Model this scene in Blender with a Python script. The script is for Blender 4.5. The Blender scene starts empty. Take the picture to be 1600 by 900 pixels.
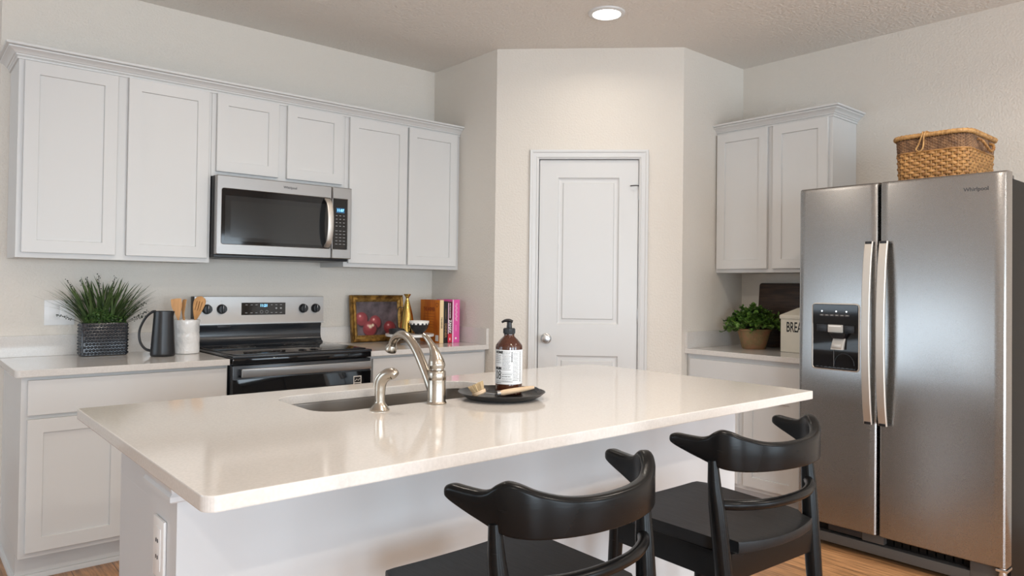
import bpy, bmesh, math, random
from mathutils import Vector, Matrix
random.seed(7)
PI = math.pi
S = bpy.context.scene
C = S.collection

# ------------------------------------------------------------------ camera, world, lights, exposure
cam_d = bpy.data.cameras.new('camera')
cam = bpy.data.objects.new('camera', cam_d)
C.objects.link(cam)
_a, _p, _r = math.radians(49.2173), math.radians(0.8188), math.radians(-0.7122)
_f = Vector((math.cos(_a), math.sin(_a), 0)); _rt = Vector((math.sin(_a), -math.cos(_a), 0)); _up = Vector((0, 0, 1))
_F = _f*math.cos(_p) + _up*math.sin(_p)
_U = _up*math.cos(_p) - _f*math.sin(_p)
_R2 = _rt*math.cos(_r) - _U*math.sin(_r)
_U2 = _U*math.cos(_r) + _rt*math.sin(_r)
cam.matrix_world = Matrix(((_R2.x, _U2.x, -_F.x, -1.2632), (_R2.y, _U2.y, -_F.y, -4.2186), (_R2.z, _U2.z, -_F.z, 1.2877), (0, 0, 0, 1)))
cam_d.sensor_fit = 'HORIZONTAL'
cam_d.sensor_width = 36.0
cam_d.lens = 1127.37/1600*36.0
cam_d.shift_x = (800-802.678)/1600
cam_d.shift_y = (430.763-450)/1600
cam_d.clip_start = 0.05
S.camera = cam

S.view_settings.view_transform = 'Standard'
S.view_settings.look = 'None'
S.view_settings.gamma = 1.0
S.view_settings.use_curve_mapping = False
S.view_settings.exposure = 0.12

W_ = bpy.data.worlds.new('world'); S.world = W_
W_.use_nodes = True
W_.node_tree.nodes['Background'].inputs[0].default_value = (0.75, 0.87, 1.0, 1)
W_.node_tree.nodes['Background'].inputs[1].default_value = 1.6

def area(name, loc, rot, sx, sy, power, col, shape='RECTANGLE', spread=PI):
    l = bpy.data.lights.new(name, 'AREA'); l.shape = shape; l.size = sx; l.size_y = sy
    l.energy = power; l.color = col; l.spread = spread
    o = bpy.data.objects.new(name, l); o.location = loc; o.rotation_euler = rot
    C.objects.link(o)
    return o

FZ = 0.010          # floor level
HC = 2.786          # ceiling level
XP, DP, WX, D2, DR = 1.617, 0.694, 3.116, 1.517, 0.671
YB, XL = -7.6, -4.4  # room limits behind and left of the camera
DAY = (0.745, 0.885, 1.0)
WARM = (1.0, 0.90, 0.78)
# daylight through the windows of the wall behind the camera, plus an added one in the far left wall
for wx, pw in ((-2.6, 116), (-0.3, 66), (2.0, 58)):
    area('window_and_fill_light', (wx, YB-0.02, 1.14), (PI/2, 0, 0), 1.55, 1.75, pw, DAY)
area('window_and_fill_light', (XL-0.02, -0.2, 1.5), (PI/2, 0, -PI/2), 2.9, 1.1, 30, DAY)  # added light: bright band on the refrigerator doors, slight fill on left-facing fronts
# ceiling downlights (only the first one is inside the frame)
for dx, dy, pw in ((1.668, -1.571, 3.0), (0.05, -1.55, 8), (0.05, -3.5, 14), (1.668, -3.5, 13), (0.0, -5.4, 24), (1.7, -5.4, 24), (-2.2, -5.0, 16)):
    area('downlight', (dx, dy, HC-0.022), (0, 0, 0), 0.135, 0.135, pw, WARM, 'DISK', 2.75)

# ------------------------------------------------------------------ materials
def mat(name, col, rough=0.5, metal=0.0, var=0.0, vscale=8.0, bump=0.0, bscale=60.0, stretch=(1, 1, 1), emit=None, estr=0.0,
        coat=0.0, trans=0.0, ior=1.45, rvar=0.0, spec=None, col2=None, aniso=0.0, bdist=0.01, detail=3.0):
    m = bpy.data.materials.new(name); m.use_nodes = True
    nt = m.node_tree; N = nt.nodes; L = nt.links
    b = N['Principled BSDF']
    b.inputs['Base Color'].default_value = (*col, 1)
    b.inputs['Roughness'].default_value = rough
    b.inputs['Metallic'].default_value = metal
    b.inputs['IOR'].default_value = ior
    b.inputs['Coat Weight'].default_value = coat
    b.inputs['Coat Roughness'].default_value = 0.06
    b.inputs['Transmission Weight'].default_value = trans
    b.inputs['Anisotropic'].default_value = aniso
    if spec is not None: b.inputs['Specular IOR Level'].default_value = spec
    if emit:
        b.inputs['Emission Color'].default_value = (*emit, 1); b.inputs['Emission Strength'].default_value = estr
    tc = N.new('ShaderNodeTexCoord')
    mp = N.new('ShaderNodeMapping'); mp.inputs['Scale'].default_value = stretch
    L.new(tc.outputs['Object'], mp.inputs['Vector'])
    if var > 0 or col2 or rvar > 0:
        nz = N.new('ShaderNodeTexNoise'); nz.inputs['Scale'].default_value = vscale; nz.inputs['Detail'].default_value = detail
        L.new(mp.outputs['Vector'], nz.inputs['Vector'])
        if var > 0 or col2:
            mr = N.new('ShaderNodeMix'); mr.data_type = 'RGBA'
            c2 = col2 if col2 else tuple(max(0, c*(1-2*var)) for c in col)
            mr.inputs[6].default_value = (*col, 1); mr.inputs[7].default_value = (*c2, 1)
            rp = N.new('ShaderNodeMapRange'); rp.inputs['From Min'].default_value = 0.35; rp.inputs['From Max'].default_value = 0.65
            L.new(nz.outputs['Fac'], rp.inputs['Value']); L.new(rp.outputs['Result'], mr.inputs[0])
            L.new(mr.outputs[2], b.inputs['Base Color'])
        if rvar > 0:
            rr = N.new('ShaderNodeMapRange'); rr.inputs['To Min'].default_value = max(0, rough-rvar); rr.inputs['To Max'].default_value = rough+rvar
            L.new(nz.outputs['Fac'], rr.inputs['Value']); L.new(rr.outputs['Result'], b.inputs['Roughness'])
    if bump > 0:
        n2 = N.new('ShaderNodeTexNoise'); n2.inputs['Scale'].default_value = bscale; n2.inputs['Detail'].default_value = 2.0
        L.new(mp.outputs['Vector'], n2.inputs['Vector'])
        bp = N.new('ShaderNodeBump'); bp.inputs['Strength'].default_value = bump; bp.inputs['Distance'].default_value = bdist
        L.new(n2.outputs['Fac'], bp.inputs['Height']); L.new(bp.outputs['Normal'], b.inputs['Normal'])
    return m

M = {}
M['wall'] = mat('wall_paint', (0.715, 0.668, 0.605), 0.6, bump=0.5, bscale=85, bdist=0.006)
M['ceiling'] = mat('ceiling_paint', (0.74, 0.70, 0.65), 0.7, bump=0.8, bscale=60, bdist=0.009)
M['cab'] = mat('white_cabinet_paint', (0.63, 0.625, 0.615), 0.38)
M['trim'] = mat('white_trim_paint', (0.68, 0.68, 0.675), 0.35)
M['islandwhite'] = mat('white_panel_paint', (0.58, 0.585, 0.595), 0.45)
M['quartz'] = mat('white_quartz', (0.67, 0.642, 0.612), 0.09, var=0.035, vscale=160, detail=2, spec=0.55)
M['steel'] = mat('brushed_steel', (0.36, 0.352, 0.345), 0.38, 1.0, rvar=0.04, vscale=60, stretch=(0.06, 6, 6))
M['fridge_steel'] = mat('fridge_steel', (0.375, 0.37, 0.365), 0.27, 1.0, rvar=0.02, vscale=420, bump=0.012, bscale=600, bdist=0.001)
M['steel_light'] = mat('satin_handle_steel', (0.66, 0.62, 0.57), 0.5, 1.0, rvar=0.04, vscale=50, stretch=(6, 6, 0.1))
M['nickel'] = mat('brushed_nickel', (0.47, 0.425, 0.365), 0.25, 1.0, rvar=0.04, vscale=50, stretch=(1, 1, 12))
M['sinksteel'] = mat('sink_steel', (0.27, 0.245, 0.22), 0.34, 1.0, rvar=0.06, vscale=30)
M['blackgloss'] = mat('black_glass', (0.006, 0.006, 0.007), 0.05, spec=0.5)
M['blacksatin'] = mat('black_satin_plastic', (0.012, 0.012, 0.014), 0.35)
M['blacksteel'] = mat('black_enamel', (0.018, 0.021, 0.026), 0.2, spec=0.6)
M['winglass'] = mat('dark_oven_glass', (0.022, 0.023, 0.024), 0.07)
M['screenmesh'] = mat('window_screen', (0.025, 0.026, 0.026), 0.12)
M['fridge_side'] = mat('fridge_side_paint', (0.010, 0.009, 0.0085), 0.45, spec=0.2, bump=0.2, bscale=300, bdist=0.002)
M['gray'] = mat('gray_plastic', (0.085, 0.08, 0.076), 0.4)
M['greysilver'] = mat('grey_silver_plastic', (0.45, 0.43, 0.40), 0.35)
M['blue'] = mat('display_blue', (0.05, 0.2, 0.4), 0.3, emit=(0.25, 0.62, 1.0), estr=2.2)
M['screen'] = mat('display_screen', (0.01, 0.04, 0.08), 0.15, emit=(0.02, 0.10, 0.2), estr=0.8)
M['white_led'] = mat('indicator_white', (0.6, 0.6, 0.6), 0.3, emit=(0.8, 0.92, 1.0), estr=1.5)
M['mark'] = mat('printed_mark', (0.42, 0.42, 0.42), 0.5)
M['ink'] = mat('black_ink', (0.012, 0.012, 0.012), 0.5)
M['logo'] = mat('dark_logo', (0.05, 0.05, 0.055), 0.35)
M['stool'] = mat('black_painted_wood', (0.005, 0.005, 0.0053), 0.25, spec=0.2, rvar=0.06, vscale=25, stretch=(1, 1, 6), bump=0.04, bscale=45, bdist=0.002)
M['stoolseat'] = mat('black_stained_seat', (0.010, 0.0108, 0.0122), 0.40, spec=0.26, rvar=0.05, vscale=14, stretch=(9, 1, 1), bump=0.08, bscale=40, bdist=0.002)
M['gold'] = mat('antique_gold', (0.34, 0.19, 0.045), 0.42, 0.75, col2=(0.10, 0.05, 0.012), vscale=30)
M['goldlight'] = mat('gold_leaf_lip', (0.55, 0.36, 0.12), 0.38, 0.75, col2=(0.28, 0.16, 0.04), vscale=50)
M['brass'] = mat('polished_brass', (0.62, 0.45, 0.14), 0.17, 1.0)
M['terracotta'] = mat('mossy_terracotta', (0.33, 0.165, 0.085), 0.85, col2=(0.22, 0.17, 0.075), vscale=22, bump=0.3, bscale=60)
M['marble'] = mat('white_marble', (0.80, 0.79, 0.77), 0.2, col2=(0.62, 0.61, 0.60), vscale=9)
M['blackceramic'] = mat('matte_black_ceramic', (0.018, 0.018, 0.02), 0.32)
M['whiteceramic'] = mat('white_glazed_ceramic', (0.80, 0.78, 0.76), 0.15, bump=0.5, bscale=42, bdist=0.008)
M['whiteglaze'] = mat('white_glaze', (0.82, 0.80, 0.76), 0.18)
M['planter'] = mat('dark_glazed_planter', (0.020, 0.022, 0.028), 0.22, spec=0.7)
M['wood'] = mat('light_wood', (0.62, 0.33, 0.13), 0.5, col2=(0.50, 0.25, 0.09), vscale=14, stretch=(6, 6, 0.7))
M['woodpale'] = mat('pale_beech', (0.66, 0.50, 0.34), 0.5, col2=(0.58, 0.42, 0.27), vscale=14, stretch=(1, 6, 6))
M['bristle'] = mat('natural_bristle', (0.62, 0.47, 0.28), 0.8)
M['darkboard'] = mat('dark_walnut', (0.060, 0.030, 0.017), 0.5, col2=(0.020, 0.011, 0.007), vscale=7, stretch=(1, 1, 9), detail=6)
M['cream'] = mat('cream_enamel', (0.72, 0.67, 0.57), 0.38, var=0.03, vscale=9)
M['amber'] = mat('amber_plastic', (0.055, 0.014, 0.006), 0.08, coat=0.6, spec=0.6)
M['label'] = mat('paper_label', (0.74, 0.75, 0.76), 0.55)
M['grass1'] = mat('grass_green', (0.095, 0.145, 0.045), 0.45, col2=(0.040, 0.075, 0.024), vscale=14)
M['grass2'] = mat('dark_sprig', (0.014, 0.026, 0.010), 0.5)
M['grass3'] = mat('sprig_green', (0.085, 0.17, 0.035), 0.45, col2=(0.022, 0.055, 0.014), vscale=30)
M['leaf'] = mat('leaf_green', (0.16, 0.30, 0.055), 0.32, col2=(0.030, 0.070, 0.018), vscale=26)
M['stem'] = mat('dark_stem', (0.030, 0.028, 0.014), 0.6)
M['soil'] = mat('moss', (0.012, 0.016, 0.008), 0.95)
M['pages'] = mat('book_pages', (0.72, 0.66, 0.54), 0.8)
M['orange'] = mat('orange_cover', (0.60, 0.185, 0.018), 0.45, col2=(0.42, 0.10, 0.012), vscale=9, stretch=(1, 3, 0.6))
M['creamspine'] = mat('cream_spine', (0.82, 0.62, 0.36), 0.5)
M['rust'] = mat('rust_print', (0.25, 0.055, 0.015), 0.5)
M['bookblack'] = mat('black_cover', (0.014, 0.013, 0.014), 0.4)
M['maroon'] = mat('maroon_cover', (0.075, 0.008, 0.018), 0.4)
M['red'] = mat('red_print', (0.55, 0.03, 0.06), 0.45)
M['pink'] = mat('pink_cover', (0.72, 0.10, 0.36), 0.42)
M['palepink'] = mat('pale_pink_print', (0.85, 0.55, 0.70), 0.5)
M['white_print'] = mat('white_print', (0.8, 0.78, 0.76), 0.5)
M['gold_print'] = mat('bronze_print', (0.30, 0.17, 0.07), 0.5)
M['bulb'] = mat('lamp_lens', (0.9, 0.9, 0.88), 0.4, emit=(1.0, 0.95, 0.86), estr=14)
M['plate'] = mat('white_plastic_plate', (0.80, 0.80, 0.80), 0.3)
M['wicker'] = mat('honey_wicker', (0.44, 0.225, 0.072), 0.5, col2=(0.25, 0.115, 0.035), vscale=38)
M['wickerdark'] = mat('brown_wicker', (0.25, 0.135, 0.065), 0.55, col2=(0.12, 0.06, 0.03), vscale=40)
M['wickerrim'] = mat('pale_wicker_rim', (0.50, 0.29, 0.11), 0.5, col2=(0.32, 0.17, 0.06), vscale=60)
M['shadowin'] = mat('basket_inner_shade', (0.05, 0.028, 0.014), 0.9)  # dark colour stands in for the shade inside the basket
M['hinge'] = mat('hinge_steel', (0.62, 0.62, 0.62), 0.3, 1.0)
M['tray'] = mat('black_tray', (0.014, 0.013, 0.013), 0.3)
M['aluminium'] = mat('window_frame_white', (0.8, 0.8, 0.8), 0.4)

def floor_material():
    m = bpy.data.materials.new('wood_plank_floor'); m.use_nodes = True
    nt = m.node_tree; N = nt.nodes; L = nt.links; b = N['Principled BSDF']
    tc = N.new('ShaderNodeTexCoord')
    mp = N.new('ShaderNodeMapping'); mp.inputs['Rotation'].default_value = (0, 0, PI/2)
    L.new(tc.outputs['Object'], mp.inputs['Vector'])
    br = N.new('ShaderNodeTexBrick')
    br.inputs['Scale'].default_value = 1.0; br.inputs['Brick Width'].default_value = 1.22; br.inputs['Row Height'].default_value = 0.16
    br.inputs['Mortar Size'].default_value = 0.0016; br.inputs['Color1'].default_value = (0.50, 0.262, 0.120, 1)
    br.inputs['Color2'].default_value = (0.38, 0.190, 0.085, 1); br.inputs['Mortar'].default_value = (0.07, 0.035, 0.018, 1)
    br.offset = 0.37
    L.new(mp.outputs['Vector'], br.inputs['Vector'])
    m2 = N.new('ShaderNodeMapping'); m2.inputs['Scale'].default_value = (14, 0.9, 1)
    L.new(tc.outputs['Object'], m2.inputs['Vector'])
    nz = N.new('ShaderNodeTexNoise'); nz.inputs['Scale'].default_value = 5; nz.inputs['Detail'].default_value = 8; nz.inputs['Roughness'].default_value = 0.65
    L.new(m2.outputs['Vector'], nz.inputs['Vector'])
    mr = N.new('ShaderNodeMapRange'); mr.inputs['From Min'].default_value = 0.3; mr.inputs['From Max'].default_value = 0.7
    mr.inputs['To Min'].default_value = 0.42; mr.inputs['To Max'].default_value = 1.5
    L.new(nz.outputs['Fac'], mr.inputs['Value'])
    vm = N.new('ShaderNodeVectorMath'); vm.operation = 'SCALE'
    L.new(br.outputs['Color'], vm.inputs[0]); L.new(mr.outputs['Result'], vm.inputs['Scale'])
    L.new(vm.outputs['Vector'], b.inputs['Base Color'])
    b.inputs['Roughness'].default_value = 0.32
    return m
M['floor'] = floor_material()

def painting_material():
    m = bpy.data.materials.new('oil_paint_fruit'); m.use_nodes = True
    nt = m.node_tree; N = nt.nodes; L = nt.links; b = N['Principled BSDF']
    b.inputs['Roughness'].default_value = 0.42
    tc = N.new('ShaderNodeTexCoord')
    nz = N.new('ShaderNodeTexNoise'); nz.inputs['Scale'].default_value = 16; nz.inputs['Detail'].default_value = 6
    L.new(tc.outputs['Object'], nz.inputs['Vector'])
    cr = N.new('ShaderNodeValToRGB')
    cr.color_ramp.elements[0].position = 0.3; cr.color_ramp.elements[0].color = (0.030, 0.022, 0.026, 1)
    cr.color_ramp.elements[1].position = 0.72; cr.color_ramp.elements[1].color = (0.16, 0.12, 0.135, 1)
    L.new(nz.outputs['Fac'], cr.inputs['Fac'])
    cur = cr.outputs['Color']
    add = N.new('ShaderNodeVectorMath'); add.operation = 'MULTIPLY_ADD'
    add.inputs[1].default_value = (0.012, 0.0, 0.012)
    L.new(nz.outputs['Color'], add.inputs[0]); L.new(tc.outputs['Object'], add.inputs[2])
    pos = add.outputs['Vector']
    def blob(cur, x, z, r, col, soft=0.85):
        d = N.new('ShaderNodeVectorMath'); d.operation = 'SUBTRACT'; d.inputs[1].default_value = (x, 0, z)
        L.new(pos, d.inputs[0])
        fl = N.new('ShaderNodeVectorMath'); fl.operation = 'MULTIPLY'; fl.inputs[1].default_value = (1, 0, 1)
        L.new(d.outputs['Vector'], fl.inputs[0])
        ln = N.new('ShaderNodeVectorMath'); ln.operation = 'LENGTH'; L.new(fl.outputs['Vector'], ln.inputs[0])
        mr = N.new('ShaderNodeMapRange'); mr.inputs['From Min'].default_value = r*soft; mr.inputs['From Max'].default_value = r
        mr.inputs['To Min'].default_value = 1; mr.inputs['To Max'].default_value = 0
        L.new(ln.outputs['Value'], mr.inputs['Value'])
        mx = N.new('ShaderNodeMix'); mx.data_type = 'RGBA'; L.new(mr.outputs['Result'], mx.inputs[0])
        L.new(cur, mx.inputs[6]); mx.inputs[7].default_value = (*col, 1)
        return mx.outputs[2]
    for (x, z, r) in ((-0.112, 0.005, 0.047), (-0.014, -0.018, 0.045), (-0.055, -0.058, 0.053), (0.092, -0.055, 0.046)):
        cur = blob(cur, x+0.006, z-0.008, r*1.08, (0.035, 0.012, 0.016))
        cur = blob(cur, x, z, r, (0.22, 0.028, 0.036))
        cur = blob(cur, x-r*0.15, z+r*0.2, r*0.62, (0.36, 0.065, 0.075), 0.3)
        cur = blob(cur, x-r*0.2, z+r*0.35, r*0.22, (0.72, 0.38, 0.36), 0.3)
    cur = blob(cur, -0.05, -0.045, 0.017, (0.75, 0.60, 0.45), 0.4)
    cur = blob(cur, -0.031, -0.037, 0.012, (0.70, 0.58, 0.42), 0.4)
    L.new(cur, b.inputs['Base Color'])
    return m
M['painting'] = painting_material()

# ------------------------------------------------------------------ mesh helpers
class MB:
    """collects shapes, builds one mesh object"""
    def __init__(s): s.bm = bmesh.new(); s.mats = []
    def mi(s, m):
        if m not in s.mats: s.mats.append(m)
        return s.mats.index(m)
    def take(s, b2, m, mtx=None):
        i = s.mi(m)
        if mtx is not None: b2.transform(mtx)
        vm = {v: s.bm.verts.new(v.co) for v in b2.verts}
        for f in b2.faces:
            try:
                nf = s.bm.faces.new([vm[v] for v in f.verts]); nf.material_index = i
            except ValueError: pass
        b2.free()
        return s
    def box(s, x0, x1, y0, y1, z0, z1, m, bev=0.0, mtx=None, seg=2):
        b = bmesh.new()
        bmesh.ops.create_cube(b, size=1.0)
        for v in b.verts:
            v.co = Vector(((x0+x1)/2 + v.co.x*(x1-x0), (y0+y1)/2 + v.co.y*(y1-y0), (z0+z1)/2 + v.co.z*(z1-z0)))
        if bev > 0: bmesh.ops.bevel(b, geom=list(b.edges), offset=bev, segments=seg, affect='EDGES', profile=0.6)
        return s.take(b, m, mtx)
    def lathe(s, prof, m, n=40, cx=0, cy=0, mtx=None, cap=True, sy=1.0):
        b = bmesh.new(); rings = []
        for r, z in prof:
            if r < 1e-6: rings.append([b.verts.new((cx, cy, z))])
            else: rings.append([b.verts.new((cx+r*math.cos(2*PI*k/n), cy+sy*r*math.sin(2*PI*k/n), z)) for k in range(n)])
        for A, B in zip(rings, rings[1:]):
            for k in range(n):
                k2 = (k+1) % n
                if len(A) == 1 and len(B) == 1: continue
                if len(A) == 1: b.faces.new((A[0], B[k2], B[k]))
                elif len(B) == 1: b.faces.new((A[k], A[k2], B[0]))
                else: b.faces.new((A[k], A[k2], B[k2], B[k]))
        if cap:
            if len(rings[0]) > 1: b.faces.new(list(reversed(rings[0])))
            if len(rings[-1]) > 1: b.faces.new(rings[-1])
        return s.take(b, m, mtx)
    def tube(s, pts, rad, m, n=10, closed=False, flat=1.0, mtx=None, up=None):
        """sweep a circle (flattened by `flat` along the local normal) along pts; rad number or list"""
        P = [Vector(p) for p in pts]; K = len(P)
        R = rad if isinstance(rad, (list, tuple)) else [rad]*K
        b = bmesh.new(); rings = []
        nrm = None
        for i in range(K):
            if closed: t = P[(i+1) % K] - P[(i-1) % K]
            else: t = P[min(i+1, K-1)] - P[max(i-1, 0)]
            t.normalize()
            if up is not None: nrm = Vector(up)
            elif nrm is None:
                nrm = Vector((0, 0, 1)) if abs(t.z) < 0.9 else Vector((1, 0, 0))
            nrm = (nrm - t*nrm.dot(t)); nrm.normalize()
            bn = t.cross(nrm)
            rings.append([b.verts.new(P[i] + (nrm*math.cos(2*PI*k/n)*flat + bn*math.sin(2*PI*k/n))*R[i]) for k in range(n)])
        rng = range(K) if closed else range(K-1)
        for i in rng:
            A, B = rings[i], rings[(i+1) % K]
            for k in range(n):
                b.faces.new((A[k], B[k], B[(k+1) % n], A[(k+1) % n]))
        if not closed:
            b.faces.new(rings[0]); b.faces.new(list(reversed(rings[-1])))
        bmesh.ops.recalc_face_normals(b, faces=list(b.faces))
        return s.take(b, m, mtx)
    def prism(s, poly, z0, z1, m, bev=0.0, mtx=None, seg=2):
        b = bmesh.new()
        lo = [b.verts.new((x, y, z0)) for x, y in poly]; hi = [b.verts.new((x, y, z1)) for x, y in poly]
        n = len(poly)
        b.faces.new(list(reversed(lo))); b.faces.new(hi)
        for k in range(n): b.faces.new((lo[k], lo[(k+1) % n], hi[(k+1) % n], hi[k]))
        bmesh.ops.recalc_face_normals(b, faces=list(b.faces))
        if bev > 0:
            es = [e for e in b.edges if abs(e.verts[0].co.z-e.verts[1].co.z) < 1e-6]
            bmesh.ops.bevel(b, geom=es, offset=bev, segments=seg, affect='EDGES', profile=0.6)
        return s.take(b, m, mtx)
    def loops(s, loops, m, cap0=True, cap1=True, mtx=None, closed=False):
        """skin a list of equal-length closed vertex loops"""
        b = bmesh.new(); R = [[b.verts.new(p) for p in lp] for lp in loops]; n = len(R[0])
        pairs = list(zip(R, R[1:])) + ([(R[-1], R[0])] if closed else [])
        for A, B in pairs:
            for k in range(n): b.faces.new((A[k], A[(k+1) % n], B[(k+1) % n], B[k]))
        if not closed:
            if cap0: b.faces.new(list(reversed(R[0])))
            if cap1: b.faces.new(R[-1])
        bmesh.ops.recalc_face_normals(b, faces=list(b.faces))
        return s.take(b, m, mtx)
    def strip(s, path, offs, prof, m, mtx=None):
        """moulding: profile (out, z) swept along a polyline with mitre offsets"""
        b = bmesh.new(); R = []
        for (x, y), (ox, oy) in zip(path, offs):
            R.append([b.verts.new((x+ox*o, y+oy*o, z)) for o, z in prof])
        n = len(prof)
        for A, B in zip(R, R[1:]):
            for k in range(n): b.faces.new((A[k], A[(k+1) % n], B[(k+1) % n], B[k]))
        b.faces.new(R[0]); b.faces.new(list(reversed(R[-1])))
        bmesh.ops.recalc_face_normals(b, faces=list(b.faces))
        return s.take(b, m, mtx)
    def text(s, body, size, m, mtx, align='CENTER', sx=1.0, bold=0.0, ext=0.0004, wrap=None, shear=0.0):
        cu = bpy.data.curves.new('lettering', 'FONT'); cu.body = body; cu.size = size; cu.align_x = align; cu.align_y = 'CENTER'
        cu.offset = bold; cu.extrude = ext; cu.resolution_u = 3; cu.shear = shear
        o = bpy.data.objects.new('lettering', cu); C.objects.link(o)
        dg = bpy.context.evaluated_depsgraph_get()
        me = bpy.data.meshes.new_from_object(o.evaluated_get(dg))
        b = bmesh.new(); b.from_mesh(me)
        bpy.data.objects.remove(o); bpy.data.curves.remove(cu); bpy.data.meshes.remove(me)
        for v in b.verts: v.co.x *= sx
        b.transform(mtx)
        if wrap:
            for v in b.verts: v.co = wrap(v.co)
        return s.take(b, m)
    def build(s, name, parent=None, smooth=35, loc=None):
        bmesh.ops.remove_doubles(s.bm, verts=s.bm.verts, dist=1e-6)
        me = bpy.data.meshes.new(name); s.bm.to_mesh(me); s.bm.free()
        for m in s.mats: me.materials.append(M[m])
        if smooth:
            for p in me.polygons: p.use_smooth = True
            me.set_sharp_from_angle(angle=math.radians(smooth))
        o = bpy.data.objects.new(name, me); C.objects.link(o)
        if parent is not None: o.parent = parent
        if loc: o.location = loc
        return o

def thing(name, label, cat, loc=(0, 0, 0), rz=0.0, group=None, scale=None):
    o = bpy.data.objects.new(name, None); o.empty_display_size = 0.05; C.objects.link(o)
    o.location = loc; o.rotation_euler = (0, 0, rz)
    o['label'] = label; o['category'] = cat
    if group: o['group'] = group
    return o
def tag(o, label, cat, group=None):
    o['label'] = label; o['category'] = cat
    if group: o['group'] = group
    return o
def struct(o, label=None, cat=None):
    o['kind'] = 'structure'
    if label: o['label'] = label
    if cat: o['category'] = cat
    return o
def copy_thing(root, label, loc, rz, group=None):
    r = root.copy(); C.objects.link(r); r.location = loc; r.rotation_euler = (0, 0, rz); r['label'] = label
    if group: r['group'] = group
    for ch in list(root.children):
        c = ch.copy(); C.objects.link(c); c.parent = r
        for g in ch.children:
            d = g.copy(); C.objects.link(d); d.parent = c
    return r
def rrect(x0, x1, y0, y1, r, n=6):
    """rounded rectangle, counter-clockwise; r = (x0y0, x1y0, x1y1, x0y1)"""
    if not isinstance(r, (list, tuple)): r = (r,)*4
    out = []
    for (cx, cy, sx, sy, rr, a0) in ((x0, y0, 1, 1, r[0], PI), (x1, y0, -1, 1, r[1], 1.5*PI), (x1, y1, -1, -1, r[2], 0), (x0, y1, 1, -1, r[3], 0.5*PI)):
        if rr <= 0: out.append((cx, cy)); continue
        for k in range(n+1):
            a = a0 + 0.5*PI*k/n
            out.append((cx+sx*rr+rr*math.cos(a), cy+sy*rr+rr*math.sin(a)))
    return out
FRONT = Matrix.Rotation(PI/2, 4, 'X')      # text plane facing -y
def at(x, y, z, m=None):
    return Matrix.Translation((x, y, z)) @ (m if m is not None else Matrix.Identity(4))
def bez(pts, n=24):
    """Catmull-Rom through points"""
    P = [Vector(p) for p in pts]; P = [P[0]*2-P[1]] + P + [P[-1]*2-P[-2]]
    out = []; K = len(P)-3
    for i in range(K):
        for j in range(n if i < K-1 else n+1):
            t = j/n; a, b, c, d = P[i:i+4]
            out.append(0.5*((2*b)+(c-a)*t+(2*a-5*b+4*c-d)*t*t+(3*b-a-3*c+d)*t**3))
    return out
def lerp_list(vals, n):
    out = []
    for i in range(n):
        u = i/(n-1)*(len(vals)-1); k = min(int(u), len(vals)-2); f = u-k
        out.append(vals[k]*(1-f)+vals[k+1]*f)
    return out

# ------------------------------------------------------------------ room shell
struct(MB().box(XL-0.2, WX+0.2, YB-0.2, 2.2, FZ-0.1, FZ, 'floor').build('floor', smooth=0))
struct(MB().box(XL-0.2, WX+0.2, YB-0.2, 2.2, HC, HC+0.1, 'ceiling').build('ceiling', smooth=0))
struct(MB().box(-0.885, XP, 0, 0.12, FZ, HC, 'wall').build('wall_left', smooth=0))
struct(MB().box(XL, XP+0.12, 2.0, 2.12, FZ, HC, 'wall').build('wall_hall', smooth=0))
struct(MB().box(XP, XP+0.11, -DP, 0.12, FZ, HC, 'wall').build('wall_pantry_left', smooth=0))
struct(MB().box(WX-DR, WX, -D2, -D2+0.11, FZ, HC, 'wall').build('wall_pantry_right', smooth=0))
struct(MB().box(WX, WX+0.12, YB, 0.12, FZ, HC, 'wall').build('wall_right', smooth=0))
# back wall with three window openings
mb = MB(); xs = [XL, -3.4, -1.8, -1.1, 0.5, 1.2, 2.8, WX]
mb.box(XL, WX, YB-0.12, YB, FZ, 0.24, 'wall'); mb.box(XL, WX, YB-0.12, YB, 2.04, HC, 'wall')
for k in (0, 2, 4, 6): mb.box(xs[k], xs[k+1], YB-0.12, YB, 0.24, 2.04, 'wall')
struct(mb.build('wall_back', smooth=0))
mb = MB()
mb.box(XL-0.12, XL, YB, 2.0, FZ, 0.94, 'wall'); mb.box(XL-0.12, XL, YB, 2.0, 2.06, HC, 'wall')
mb.box(XL-0.12, XL, YB, -1.66, 0.94, 2.06, 'wall'); mb.box(XL-0.12, XL, 1.26, 2.0, 0.94, 2.06, 'wall')
struct(mb.build('wall_outer', smooth=0))
def window(idx, x0, x1, z0, z1, mtx):
    mb = MB(); f = 0.045
    for a, b, c, d in ((x0, x1, z0, z0+f), (x0, x1, z1-f, z1), (x0, x0+f, z0, z1), (x1-f, x1, z0, z1), (x0, x1, (z0+z1)/2-f/2, (z0+z1)/2+f/2)):
        mb.box(a, b, 0.0, 0.05, c, d, 'aluminium', mtx=mtx)
    struct(mb.build('window_%d' % idx, smooth=0))
for i, (a, b) in enumerate(((-3.4, -1.8), (-1.1, 0.5), (1.2, 2.8))):
    window(i+1, a, b, 0.24, 2.04, Matrix.Translation((0, YB, 0)) )
window(4, -1.66, 1.26, 0.94, 2.06, Matrix.Translation((XL, 0, 0)) @ Matrix.Rotation(PI/2, 4, 'Z') @ Matrix.Scale(-1, 4, (0, 1, 0)))  # added unseen window, placed for its reflection in the refrigerator doors

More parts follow.
